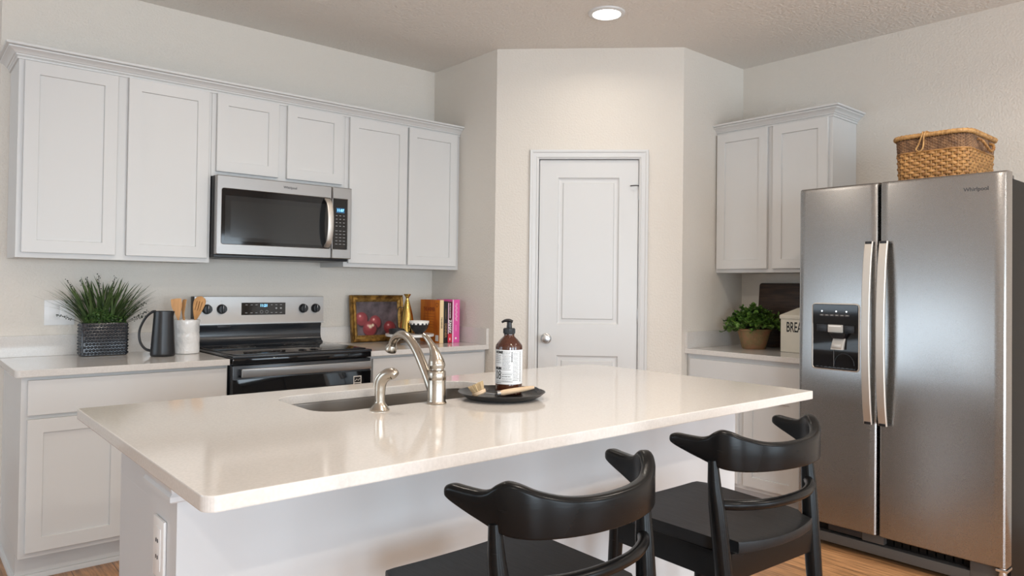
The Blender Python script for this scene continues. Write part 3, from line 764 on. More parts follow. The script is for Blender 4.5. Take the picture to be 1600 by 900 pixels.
for i, p in enumerate(hb):
    t = (hb[min(i+1, len(hb)-1)]-hb[max(i-1, 0)]).normalized(); nn = Vector((0, -t.z, t.y)); nn.normalize()
    if nn.y > 0: nn = -nn
    lo.append([p+Vector((-0.0165, 0, 0)), p+Vector((0.0165, 0, 0)), p+Vector((0.0165, 0, 0))+nn*0.006, p+Vector((0.010, 0, 0))+nn*0.009, p+Vector((-0.010, 0, 0))+nn*0.009, p+Vector((-0.0165, 0, 0))+nn*0.006])
mb = MB(); mb.loops(lo, 'steel_light'); mb.build('handle', MW, smooth=25)

# ------------------------------------------------------------------ range
RG = thing('electric_range', 'stainless and black electric range with glass cooktop under the microwave', 'range', (0.002, 0, 0))
w = 0.765
mb = MB(); mb.box(0.004, w-0.004, -0.615, -0.001, FZ+0.05, 0.912, 'blacksteel', 0.002)
for x in (0.05, w-0.05):
    for y in (-0.07, -0.55): mb.lathe([(0, FZ), (0.02, FZ), (0.018, FZ+0.055), (0, FZ+0.055)], 'blacksatin', 16, x, y)
mb.build('body', RG, smooth=20)
mb = MB()   # cooktop
mb.box(0.0, w, -0.668, -0.062, 0.914, 0.928, 'blacksteel', 0.004)
mb.prism(rrect(0.018, w-0.018, -0.640, -0.090, 0.012), 0.928, 0.9335, 'blackgloss', 0.0015)
for x, y, r in ((0.19, -0.50, 0.115), (0.57, -0.50, 0.085), (0.19, -0.23, 0.085), (0.57, -0.23, 0.115)):
    for rr in (r, r*0.62): mb.lathe([(rr-0.0012, 0.9336), (rr+0.0012, 0.9336), (rr+0.0012, 0.9338), (rr-0.0012, 0.9338), (rr-0.0012, 0.9336)], 'gray', 48, x, y, cap=False)
mb.build('cooktop', RG, smooth=25)
mb = MB()   # backguard: curved black riser and console
pr = [(-0.002, 0.914), (-0.086, 0.9285), (-0.084, 0.934), (-0.066, 0.944), (-0.054, 0.962), (-0.050, 0.985), (-0.050, 1.022), (-0.056, 1.036), (-0.056, 1.052), (-0.002, 1.052)]
mb.loops([[(x, y, z) for y, z in pr] for x in (0.010, w-0.010)], 'blacksteel')
mb.box(0.0, w, -0.060, -0.002, 1.048, 1.2075, 'blacksatin', 0.003)
for k in range(46): mb.box(0.05+k*0.0145, 0.058+k*0.0145, -0.0895, -0.080, 0.9302, 0.9322, 'gray')
mb.box(0.13, 0.20, -0.0575, -0.05, 1.030, 1.047, 'blacksatin', 0.002)
bg = mb.build('backguard', RG, smooth=30)
mb = MB(); fpn = [(-0.058, 1.2085), (-0.0655, 1.2065), (-0.0655, 1.074), (-0.071, 1.061), (-0.071, 1.049), (-0.058, 1.047)]
mb.loops([[(x, y, z) for y, z in fpn] for x in (0.001, w-0.001)], 'steel')
for x in (0.0675, 0.148, 0.632, 0.711):
    for k in range(9):
        a = PI*1.25 - k*PI*1.5/8 + PI/2*0
        mb.box(-0.0008, 0.0008, -0.0659, -0.0653, 0.030, 0.0335, 'mark', mtx=at(x, 0, 1.137) @ Matrix.Rotation(-PI*0.75+k*PI*1.5/8, 4, 'Y'))
    mb.text('off', 0.009, 'mark', at(x, -0.0657, 1.182, FRONT))
fp_ = mb.build('console', RG, smooth=30)
for x in (0.0675, 0.148, 0.632, 0.711):
    mb = MB(); Rm = at(x, -0.0656, 1.137) @ Matrix.Rotation(PI/2, 4, 'X')
    mb.lathe([(0, 0), (0.027, 0), (0.0275, 0.002), (0.0262, 0.004), (0.0255, 0.004), (0.0235, 0.022), (0.022, 0.024), (0, 0.024)], 'blacksatin', 32, mtx=Rm)
    mb.box(-0.0065, 0.0065, -0.022, 0.022, 0.022, 0.033, 'blacksatin', 0.003, mtx=Rm)
    mb.box(-0.0008, 0.0008, 0.004, 0.020, 0.0325, 0.0334, 'white_print', mtx=Rm)
    mb.build('knob', fp_)
mb = MB(); mb.box(0.2585, 0.5205, -0.0665, -0.060, 1.101, 1.1725, 'blackgloss', 0.0015)
for x in (0.287, 0.317, 0.345, 0.436, 0.464, 0.492):
    mb.box(x-0.006, x+0.006, -0.0669, -0.066, 1.158, 1.161, 'mark'); mb.box(x-0.006, x+0.006, -0.0669, -0.066, 1.112, 1.115, 'mark')
for x in (0.464, 0.492): mb.box(x-0.005, x+0.005, -0.0669, -0.066, 1.135, 1.144, 'mark')
for x in (0.376, 0.407): mb.lathe([(0.0075, 0), (0.009, 0), (0.009, 0.0004), (0.0075, 0.0004), (0.0075, 0)], 'mark', 20, mtx=at(x, -0.0666, 1.119) @ Matrix.Rotation(PI/2, 4, 'X'), cap=False)
mb.text('11:21', 0.022, 'blue', at(0.389, -0.0667, 1.155, FRONT), 'CENTER', 0.95, 0.0004)
mb.build('display', fp_, smooth=0)
mb = MB(); mb.box(0.002, w-0.002, -0.664, -0.615, 0.885, 0.914, 'blackgloss', 0.004); mb.build('front_rail', RG)
mb = MB()   # oven door
mb.box(0.003, w-0.003, -0.660, -0.617, 0.225, 0.880, 'blacksteel', 0.005)
mb.prism(rrect(0.003, w-0.003, 0.225, 0.812, 0.004), 0.6600, 0.6640, 'blackgloss', 0.001, mtx=FRONT)
mb.box(0.13, w-0.13, -0.6646, -0.6635, 0.36, 0.745, 'winglass'); mb.box(0.18, w-0.30, -0.665, -0.6642, 0.722, 0.728, 'gray')
mb.box(0.655, 0.703, -0.6648, -0.6638, 0.722, 0.785, 'white_print'); mb.box(0.660, 0.698, -0.6651, -0.6646, 0.750, 0.780, 'ink'); mb.box(0.660, 0.698, -0.6651, -0.6646, 0.728, 0.745, 'ink')
mb.tube([(0.664, -0.6652, 0.757), (0.674, -0.6652, 0.768), (0.684, -0.6652, 0.760), (0.694, -0.6652, 0.771)], 0.002, 'white_print', 5)
od = mb.build('oven_door', RG, smooth=20)
mb = MB(); mb.prism(rrect(0.028, w-0.028, 0.826, 0.868, 0.004), 0.705, 0.717, 'steel', 0.003, mtx=FRONT)
for x in (0.045, w-0.045): mb.box(x-0.012, x+0.012, -0.708, -0.658, 0.832, 0.862, 'blacksatin', 0.003)
mb.build('handle', od, smooth=30)
mb = MB(); mb.box(0.003, w-0.003, -0.655, -0.617, FZ+0.06, 0.220, 'blacksteel', 0.004); mb.build('drawer', RG)

# ------------------------------------------------------------------ refrigerator (local x runs along the wall, towards the camera)
FR = thing('refrigerator', 'stainless side-by-side refrigerator with ice and water dispenser against the right wall', 'refrigerator', (WX, -2.382, 0), -PI/2)
FD = WX-2.2445      # depth of the door faces
mb = MB(); mb.box(0.004, 0.901, -FD+0.085, -0.03, FZ+0.03, 1.772, 'fridge_side', 0.004)
for x in (0.06, 0.845): mb.box(x-0.045, x+0.045, -FD+0.012, -FD+0.16, 1.770, 1.792, 'gray', 0.004)
for x in (0.06, 0.84):
    for y in (-0.12, -FD+0.14): mb.lathe([(0, FZ), (0.022, FZ), (0.022, FZ+0.035), (0, FZ+0.035)], 'blacksatin', 16, x, y)
mb.build('cabinet', FR, smooth=20)
def fdoor(x0, x1, name):
    """door with rounded front edges and slightly bowed face"""
    n = 14; pts = []
    ctr = (x0+x1)/2; half = (x1-x0)/2
    for k in range(n+1):
        x = x0+0.010+(x1-x0-0.020)*k/n; pts.append((x, -FD-0.004*(1-((x-ctr)/half)**2)))
    poly = [(x0, -FD+0.075), (x0, -FD+0.012), (x0+0.003, -FD+0.004)] + pts + [(x1-0.003, -FD+0.004), (x1, -FD+0.012), (x1, -FD+0.075)]
    mb = MB()
    lo = []
    for z, ins in ((0.140, 0.004), (0.144, 0.0), (1.775, 0.0), (1.790, 0.003), (1.797, 0.011), (1.798, 0.022)):
        lo.append([(x, min(y+ins, -FD+0.075) if y < -FD+0.07 else y, z) for x, y in poly])
    mb.loops(lo, 'fridge_steel')
    return mb
mb = fdoor(0.0, 0.3875, 'freezer')
fd = mb.build('freezer_door', FR, smooth=30)
mb = fdoor(0.3976, 0.905, 'fresh')
mb.text('Whirlpool', 0.0225, 'logo', at(0.793, -FD-0.0034, 1.7265, FRONT), 'CENTER', 1.0, 0.0004)
rd = mb.build('fridge_door', FR, smooth=30)
for nm, xc, par in (('handle', 0.3600, fd), ('handle', 0.4265, rd)):
    hz = [(-FD-0.004, 0.655), (-FD-0.036, 0.662), (-FD-0.053, 0.76), (-FD-0.067, 0.92), (-FD-0.072, 1.09), (-FD-0.067, 1.26), (-FD-0.053, 1.42), (-FD-0.036, 1.517), (-FD-0.004, 1.524)]
    P_ = [Vector((xc, y, z)) for y, z in hz]
    cen = [P_[0]] + bez(P_[1:-1], 6) + [P_[-1]]
    lo = []
    for p in cen:
        hw_ = 0.0190
        lo.append([(xc-hw_, p.y+0.012, p.z), (xc-hw_, p.y+0.003, p.z), (xc-hw_+0.003, p.y, p.z), (xc+hw_-0.003, p.y, p.z), (xc+hw_, p.y+0.003, p.z), (xc+hw_, p.y+0.012, p.z)])
    mb = MB()
    lo = lo[1:-1]
    mb.loops(lo, 'steel_light')
    for z in (0.664, 1.508): mb.box(xc-0.015, xc+0.015, -FD-0.040, -FD+0.001, z-0.002, z+0.010, 'blacksatin', 0.002)
    mb.build('handle', par, smooth=25)
# dispenser set into the freezer door
DSX0, DSX1, DZ0, DZ1 = 0.0775, 0.3030, 0.900, 1.218
mb = MB()
def dl_(i, y, r): return [(x, y, z) for x, z in rrect(DSX0+i, DSX1-i, DZ0+i, DZ1-i, r, 6)]
yd = -FD-0.0035
mb.loops([dl_(-0.006, yd+0.004, 0.020), dl_(-0.005, yd-0.003, 0.019), dl_(0.0, yd-0.004, 0.015), dl_(0.0015, yd-0.002, 0.014), dl_(0.0015, yd+0.003, 0.014)], 'steel_light', cap0=False)
mb.loops([dl_(0.001, yd-0.0022, 0.014), dl_(0.001, yd+0.002, 0.014)], 'blackgloss')
dp = mb.build('dispenser', fd, smooth=30)
mb = MB(); yq = yd-0.0022
mb.box(DSX0+0.002, DSX1-0.002, yq-0.003, yq+0.001, 1.120, 1.2155, 'blackgloss', 0.001)
for x in (0.125, 0.196, 0.246): mb.lathe([(0, 0), (0.0038, 0), (0.0038, 0.0005), (0, 0.0005)], 'white_led', 16, mtx=at(x, yq-0.003, 1.183) @ Matrix.Rotation(PI/2, 4, 'X'))
for k in range(6): mb.box(0.114+k*0.025, 0.135+k*0.025, yq-0.0035, yq-0.002, 1.160, 1.168, 'gray'); mb.box(0.120+k*0.025, 0.129+k*0.025, yq-0.0038, yq-0.002, 1.163, 1.165, 'mark')
mb.build('control_strip', FR.children[0] if False else fd, smooth=0)
mb = MB()
mb.box(0.100, 0.155, yq-0.010, yq, 1.082, 1.118, 'blacksatin', 0.002); mb.box(0.158, 0.230, yq-0.012, yq, 1.080, 1.118, 'greysilver', 0.003)
mb.box(0.164, 0.224, yq-0.0130, yq-0.011, 1.108, 1.114, 'white_print'); mb.box(0.235, 0.285, yq-0.004, yq, 1.080, 1.116, 'blacksatin', 0.002)
mb.loops([[(x, y, z) for x, y in rrect(0.186-s_, 0.244+s_, yq-0.030-s_*0.3, yq+0.001, 0.006, 4)] for z, s_ in ((1.052, -0.004), (1.066, 0.005), (1.078, 0.012))], 'blacksatin')
mb.build('ice_chute', fd, smooth=30)
mb = MB()
mb.loops([[(x+sh, yq-yy, z) for x, yy in rrect(0.182, 0.240, 0.001, 0.010+th, 0.004, 4)] for z, sh, th in ((0.998, -0.004, 0.016), (1.03, 0.0, 0.010), (1.052, 0.004, 0.004))], 'greysilver')
mb.box(0.186, 0.234, yq-0.0275, yq-0.015, 1.004, 1.026, 'steel_light', 0.003)
mb.tube([(0.185, yq-0.003, 0.998), (0.186, yq-0.004, 0.93), (0.186, yq-0.004, 0.915)], 0.0018, 'gray', 6)
ar = [(0.236+0.048*math.cos(a_*PI/16), yq-0.002, 0.925+0.055*math.sin(a_*PI/16)) for a_ in range(17)]
mb.tube(ar, 0.0022, 'blacksatin', 6)
mb.build('paddle', fd, smooth=30)
mb = MB(); mb.prism(rrect(DSX0+0.012, DSX1-0.010, -yq-0.002, -yq+0.014, 0.004), 0.903, 0.910, 'blackgloss', 0.001, mtx=Matrix.Scale(-1, 4, (0, 1, 0)))
for k in range(9): mb.box(0.10+k*0.021, 0.112+k*0.021, yq-0.012, yq-0.004, 0.910, 0.9108, 'gray')
mb.build('drip_tray', fd, smooth=30)
mb = MB()   # kick grille
mb.box(0.01, 0.895, -FD+0.105, -FD+0.130, FZ+0.012, 0.135, 'blacksatin')
mb.box(0.03, 0.76, -FD+0.045, -FD+0.110, FZ+0.026, FZ+0.072, 'gray', 0.003)
mb.box(0.02, 0.05, -FD+0.040, -FD+0.110, FZ+0.020, FZ+0.095, 'greysilver', 0.003); mb.box(0.76, 0.885, -FD+0.045, -FD+0.11, FZ+0.026, FZ+0.118, 'gray', 0.003)
mb.box(0.13, 0.30, -FD+0.060, -FD+0.11, FZ+0.082, FZ+0.112, 'blacksteel', 0.002)
mb.box(0.30, 0.40, -FD+0.052, -FD+0.11, FZ+0.078, FZ+0.120, 'gray', 0.002)
for k in range(9): mb.box(0.43+k*0.036, 0.436+k*0.036, -FD+0.085, -FD+0.11, FZ+0.080, FZ+0.12, 'gray')
mb.box(0.42, 0.75, -FD+0.088, -FD+0.11, FZ+0.097, FZ+0.100, 'gray')
mb.build('kick_grille', FR, smooth=20)
mb = MB(); mb.lathe([(0, 0.085), (0.014, 0.085), (0.016, 0.10), (0.012, 0.14), (0, 0.14)], 'hinge', 14, 0.885, -FD+0.035); mb.box(0.862, 0.905, -FD+0.02, -FD+0.09, 0.118, 0.130, 'hinge', 0.003); mb.build('bottom_hinge', FR)

# ------------------------------------------------------------------ wicker basket on the refrigerator
BK = thing('wicker_basket', 'honey-brown wicker basket with lid loop on top of the refrigerator', 'basket', (2.565, -2.948, 1.7762))
BX, BY, BH = 0.205, 0.158, 0.232      # half sizes, height
def bpath(n, z, grow=0.0):
    k = 1.0; hx, hy = BX+grow, BY+grow
    base_ = rrect(-hx, hx, -hy, hy, 0.060+grow, 8)
    P = [Vector((x, y, z)) for x, y in base_]; P.append(P[0])
    L_ = [0]
    for a_, b_ in zip(P, P[1:]): L_.append(L_[-1]+(b_-a_).length)
    out = []; j = 0
    for i in range(n):
        t = L_[-1]*i/n
        while L_[j+1] < t: j += 1
        f = (t-L_[j])/max(1e-9, L_[j+1]-L_[j]); out.append(P[j].lerp(P[j+1], f))
    return out
def outward(p):
    q = Vector((p.x/BX, p.y/BY, 0)); 
    cx = max(-(BX-0.06), min(BX-0.06, p.x)); cy = max(-(BY-0.06), min(BY-0.06, p.y))
    d = Vector((p.x-cx, p.y-cy, 0)); return d.normalized()
def flare(z): return -0.010 + 0.012*z/BH
NS = 60
def weave(z, m, amp, hh, thick, phase, per=1):
    n = NS*4; pts = []
    for i, p in enumerate(bpath(n, z)):
        o_ = outward(p); pts.append(p + o_*(flare(z) + amp*math.cos(2*PI*i/(8.0*per)+phase*PI)))
    lo = []
    for i, p in enumerate(pts):
        o_ = outward(p); lo.append([p+Vector((0, 0, -hh)), p+o_*thick+Vector((0, 0, -hh*0.4)), p+o_*thick+Vector((0, 0, hh*0.4)), p+Vector((0, 0, hh)), p-o_*thick*0.6])
    return lo
mb = MB()
mb.loops([[(p.x*0.955, p.y*0.945, z) for p in bpath(64, z)] for z in (0.004, 0.228)], 'shadowin')  # inner box coloured as the shade behind the weave
nrow = 11
for r_ in range(nrow): mb.loops(weave(0.011+r_*0.0140, 'wicker', 0.0042, 0.0066, 0.0022, r_ % 2), 'wicker', closed=True)
for i, p in enumerate(bpath(NS, 0)):
    o_ = outward(p); mb.tube([p+o_*(flare(0)), p+Vector((0, 0, 0.16))+o_*flare(0.16)], 0.0026, 'wickerrim', 5)
for r_ in range(9): mb.loops(weave(0.1655+r_*0.0068, 'wickerdark', 0.0022, 0.0034, 0.0016, r_ % 2, 0.5), 'wickerdark', closed=True)
for i, p in enumerate(bpath(NS*2, 0)):
    o_ = outward(p); mb.tube([p+Vector((0, 0, 0.158))+o_*(flare(0.16)+0.0005), p+Vector((0, 0, 0.225))+o_*(flare(0.225)+0.0005)], 0.0019, 'wickerdark', 4)
for z, rr in ((0.003, 0.0055), (0.1605, 0.0038)):
    mb.tube([p+outward(p)*(flare(z)+0.002) for p in bpath(120, z)], rr, 'wicker', 6, closed=True)
mb.build('woven_body', BK, smooth=40)
mb = MB()
rim = [p+outward(p)*0.006 for p in bpath(150, 0.236)]
mb.tube(rim, 0.0105, 'wickerrim', 10, closed=True)
for i in range(0, 150): 
    p = rim[i]; t = (rim[(i+1) % 150]-rim[i-1]).normalized(); o_ = outward(p)
    if i % 2 == 0: mb.tube([p+(o_*math.cos(a_)+Vector((0, 0, 1))*math.sin(a_))*0.0112+t*0.002*math.sin(a_) for a_ in [k*PI/4 for k in range(8)]], 0.0016, 'wickerrim', 4, closed=True)
mb.prism([(p.x*0.97, p.y*0.97) for p in bpath(64, 0)], 0.228, 0.238, 'wickerdark')
mb.build('lid_rim', BK, smooth=40)
mb = MB(); fx_ = -BX-0.006
lp = bez([(fx_+0.03, 0.020, 0.246), (fx_-0.004, 0.022, 0.250), (fx_-0.013, 0.024, 0.232), (fx_-0.011, 0.040, 0.190), (fx_-0.010, 0.050, 0.170), (fx_-0.011, 0.034, 0.160), (fx_-0.010, 0.020, 0.178), (fx_-0.013, 0.015, 0.230), (fx_-0.002, 0.010, 0.250), (fx_+0.03, 0.000, 0.246)], 6)
mb.tube(lp, 0.0036, 'wickerrim', 8); mb.build('lid_loop', BK)
mb = MB(); fy_ = -BY-0.004
lp = bez([(-0.085, fy_+0.004, 0.212), (-0.078, fy_-0.016, 0.200), (-0.050, fy_-0.026, 0.176), (0.0, fy_-0.028, 0.160), (0.050, fy_-0.026, 0.176), (0.078, fy_-0.016, 0.200), (0.085, fy_+0.004, 0.212)], 8)
for ph in (0, PI):
    mb.tube([p+Vector((0, math.cos(i*0.9+ph), math.sin(i*0.9+ph)))*0.003 for i, p in enumerate(lp)], 0.0042, 'wicker', 7)
mb.build('side_handle', BK)

# ------------------------------------------------------------------ left counter: planter, jug, crock, switch
SWP = thing('switch_plate', 'white double rocker switch plate on the wall behind the plant', 'light switch', (-0.6228, 0, 1.127))
MB().box(-0.0655, 0.0655, -0.006, -0.0003, -0.0625, 0.0625, 'plate', 0.003).build('plate', SWP)
for x in (-0.024, 0.024): MB().box(x-0.0225, x+0.0225, -0.009, -0.005, -0.034, 0.034, 'plate', 0.002).build('rocker', SWP)

PLT = thing('potted_grass', 'artificial grass plant in a dark scaled rectangular planter on the left counter', 'plant', (-0.447, -0.108, 0.9145))
mb = MB(); PW, PD, PH = 0.104, 0.047, 0.163
def pl(z, i, r): return [(x, y, z) for x, y in rrect(-PW+i, PW-i, -PD+i, PD-i, r, 4)]
mb.loops([pl(0, 0.006, 0.010), pl(0.004, 0.001, 0.012), pl(PH-0.003, 0.0, 0.012), pl(PH, 0.002, 0.011), pl(PH, 0.008, 0.008), pl(PH-0.022, 0.010, 0.008)], 'planter')
def bump(cx, cy, cz, nx, ny, hw_, hh_, dep):
    b = bmesh.new(); tx, ty = -ny, nx
    top = b.verts.new((cx+nx*dep, cy+ny*dep, cz+hh_*0.15)); ring = []
    for k in range(8):
        a_ = 2*PI*k/8; ring.append(b.verts.new((cx+tx*hw_*math.cos(a_), cy+ty*hw_*math.cos(a_), cz+hh_*math.sin(a_))))
    mid = [b.verts.new((v.co.x*0.45+cx*0.55+nx*dep*0.8, v.co.y*0.45+cy*0.55+ny*dep*0.8, v.co.z*0.45+(cz+hh_*0.15)*0.55)) for v in ring]
    for k in range(8):
        b.faces.new((ring[k], ring[(k+1) % 8], mid[(k+1) % 8], mid[k])); b.faces.new((mid[k], mid[(k+1) % 8], top))
    bmesh.ops.recalc_face_normals(b, faces=list(b.faces)); mb.take(b, 'planter')
for r_ in range(10):
    z = 0.0125+r_*0.0153
    for c_ in range(12):
        x = -0.090+c_*0.0158+(0.0079 if r_ % 2 else 0)
        if x < 0.095: bump(x, -PD, z, 0, -1, 0.0078, 0.0068, 0.0065)
    for c_ in range(5):
        y = -0.032+c_*0.0158+(0.0079 if r_ % 2 else 0)
        if y < 0.04: bump(-PW, y, z, -1, 0, 0.0078, 0.0068, 0.0055); bump(PW, y, z, 1, 0, 0.0078, 0.0068, 0.0055)
mb.build('planter', PLT, smooth=50)
mb = MB(); mb.loops([pl(PH-0.021, 0.0095, 0.008), pl(PH-0.014, 0.0095, 0.008)], 'soil'); mb.build('moss', PLT)
def blade(mb, base, az, lean, length, width, droop, m):
    n = 8; pts = []; d = Vector((math.cos(az), math.sin(az), 0)); p = Vector(base); ang = lean
    for k in range(n+1):
        pts.append(p.copy()); ang2 = ang+droop*k/n
        p = p+(d*math.sin(ang2)+Vector((0, 0, 1))*math.cos(ang2))*length/n
    sdv = Vector((-d.y, d.x, 0)); b = bmesh.new(); L_ = []
    for k, q_ in enumerate(pts):
        u = k/n; wd = width*(0.55+0.9*u)*(1-u)**0.55 if u < 1 else 0
        wd = max(wd, 0.0003); f_ = d*0.25*wd
        L_.append((b.verts.new(q_-sdv*wd), b.verts.new(q_-f_), b.verts.new(q_+sdv*wd)))
    for A, B in zip(L_, L_[1:]):
        b.faces.new((A[0], A[1], B[1], B[0])); b.faces.new((A[1], A[2], B[2], B[1]))
    mb.take(b, m)
mb = MB()
for k in range(150):
    bx = random.uniform(-0.082, 0.082); by = random.uniform(-0.026, 0.03)
    side = bx/0.082
    az = math.atan2(random.uniform(-0.75, 0.45), side+random.uniform(-0.7, 0.7))
    out_ = abs(side)
    blade(mb, (bx, by, PH-0.015), az, random.uniform(0.02, 0.30)+0.50*out_, random.uniform(0.16, 0.268)*(1+0.02*out_), random.uniform(0.0055, 0.0092), random.uniform(0.05, 0.55)+0.25*out_, 'grass1')
for x, ln, lean, dr_, az in ((-0.085, 0.30, 0.78, 0.5, PI+0.15), (-0.08, 0.28, 0.55, 0.65, PI+0.3), (-0.075, 0.27, 0.35, 0.75, PI), (0.085, 0.26, 0.65, 0.75, -0.1), (0.08, 0.25, 0.45, 0.7, 0.1), (0.083, 0.22, 0.6, 0.5, -0.3), (0.06, 0.25, 0.4, 0.7, 0.05)):
    blade(mb, (x, -0.01, PH-0.015), az, lean, ln, 0.0042, dr_, 'grass1')
for v in mb.bm.verts: v.co.y = min(v.co.y, 0.085)
mb.build('grass_blades', PLT, smooth=60)
mb = MB()
def ball(mb, p, r, m, n=6):
    b = bmesh.new(); bmesh.ops.create_icosphere(b, subdivisions=1, radius=r); mb.take(b, m, Matrix.Translation(p))
for sx_, sy_, az, lean, ln, dr_ in ((-0.05, 0.0, PI, 0.42, 0.25, 0.12), (-0.035, 0.0, PI+0.2, 0.28, 0.235, 0.1), (-0.01, 0.0, PI, 0.03, 0.25, 0.1), (0.015, 0.0, 0.1, 0.05, 0.245, 0.2), (-0.085, -0.01, PI, 1.0, 0.13, 0.35), (0.085, -0.01, -0.2, 0.95, 0.13, 0.2), (0.088, -0.02, -0.3, 1.05, 0.10, 0.2), (0.07, 0.0, 0, 0.7, 0.16, 0.3), (-0.022, 0.01, PI, 0.18, 0.24, 0.1)):
    d = Vector((math.cos(az), math.sin(az), 0)); p = Vector((sx_, sy_, PH-0.01)); pts = []
    for k in range(13):
        pts.append(p.copy()); a_ = lean+dr_*k/12; p = p+(d*math.sin(a_)+Vector((0, 0, 1))*math.cos(a_))*ln/12
    mb.tube(pts, 0.0011, 'grass2', 4)
    for k in range(6, 13):
        for s_ in (-1, 1): ball(mb, pts[k]+Vector((random.uniform(-1, 1)*0.008, random.uniform(-1, 1)*0.008, 0.004*s_+random.uniform(-0.003, 0.003))), random.uniform(0.0022, 0.0036), 'grass2')
mb.build('berry_sprigs', PLT, smooth=60)
mb = MB()
for k in range(420):
    x = random.gauss(-0.005, 0.048); x = max(-0.090, min(0.092, x)); y = random.uniform(-0.056, -0.020)
    z = PH+random.uniform(-0.002, 0.036)+0.060*random.random()*math.exp(-((x+0.025)/0.040)**2)
    b = bmesh.new(); a_ = random.random()*2*PI; s_ = random.uniform(0.0042, 0.0072)
    vs = [b.verts.new((s_*math.cos(t_)*1.0, s_*0.75*math.sin(t_), 0.0012*math.cos(2*t_))) for t_ in [q_*PI/3 for q_ in range(6)]]
    b.faces.new(vs)
    mb.take(b, 'grass3', Matrix.Translation((x, y, z)) @ Matrix.Rotation(a_, 4, 'Z') @ Matrix.Rotation(random.uniform(0.2, 1.4), 4, 'X'))
mb.build('small_leaves', PLT, smooth=0)

JUG = thing('pitcher', 'tall matte black pitcher with loop handle on the left counter', 'pitcher', (-0.222, -0.318, 0.9145))
mb = MB()
b = bmesh.new()
prof = [(0.052, 0.0), (0.0575, 0.004), (0.0585, 0.012), (0.0575, 0.03), (0.0455, 0.20), (0.0445, 0.224), (0.0425, 0.225), (0.0425, 0.20), (0.050, 0.05), (0.0, 0.02)]
n = 44; rings = []
for r_, z in prof:
    ring = []
    for k in range(n):
        a_ = 2*PI*k/n; rr = r_
        if z > 0.19 and r_ > 0: rr += 0.012*max(0, math.cos(a_+0.05))**14*((z-0.19)/0.035)
        ring.append(b.verts.new((rr*math.cos(a_), rr*math.sin(a_), z)))
    rings.append(ring)
for A, B in zip(rings, rings[1:]):
    for k in range(n): b.faces.new((A[k], A[(k+1) % n], B[(k+1) % n], B[k]))
b.faces.new(list(reversed(rings[0])))
mb.take(b, 'blackceramic', Matrix.Rotation(-0.71, 4, 'Z'))
mb.build('jug_body', JUG, smooth=50)
mb = MB(); u_ = Vector((-0.757, 0.653, 0))
hp = bez([u_*0.040+Vector((0, 0, 0.222)), u_*0.060+Vector((0, 0, 0.218)), u_*0.090+Vector((0, 0, 0.190)), u_*0.115+Vector((0, 0, 0.142)), u_*0.121+Vector((0, 0, 0.102)), u_*0.112+Vector((0, 0, 0.062)), u_*0.088+Vector((0, 0, 0.034)), u_*0.055+Vector((0, 0, 0.023))], 6)
mb.tube(hp, lerp_list([0.0075, 0.0062, 0.0058, 0.0058, 0.0062, 0.0075], len(hp)), 'blackceramic', 12); mb.build('handle', JUG)

CRK = thing('utensil_crock', 'white ceramic crock with raised lettering holding wooden spoons beside the range', 'crock', (-0.083, -0.232, 0.9145))
mb = MB()
b = bmesh.new(); rings = []; n = 48
prof = [(0.057, 0), (0.062, 0.003), (0.0625, 0.03), (0.0615, 0.058), (0.0628, 0.062), (0.0625, 0.095), (0.0605, 0.108), (0.0625, 0.113), (0.0625, 0.15), (0.0645, 0.172), (0.0635, 0.1755), (0.0585, 0.174), (0.057, 0.12), (0.055, 0.012), (0.0, 0.010)]
for r_, z in prof:
    ring = []
    for k in range(n):
        a_ = 2*PI*k/n; rr = r_
        if r_ > 0: rr -= 0.010*max(0, math.cos(a_-0.9))**10*math.exp(-((z-0.135)/0.035)**2)
        ring.append(b.verts.new((rr*math.cos(a_), rr*math.sin(a_), z)))
    rings.append(ring)
for A, B in zip(rings, rings[1:]):
    for k in range(n): b.faces.new((A[k], A[(k+1) % n], B[(k+1) % n], B[k]))
mb.take(b, 'whiteceramic', Matrix.Rotation(-0.71-0.9, 4, 'Z'))
mb.build('crock_body', CRK, smooth=50)
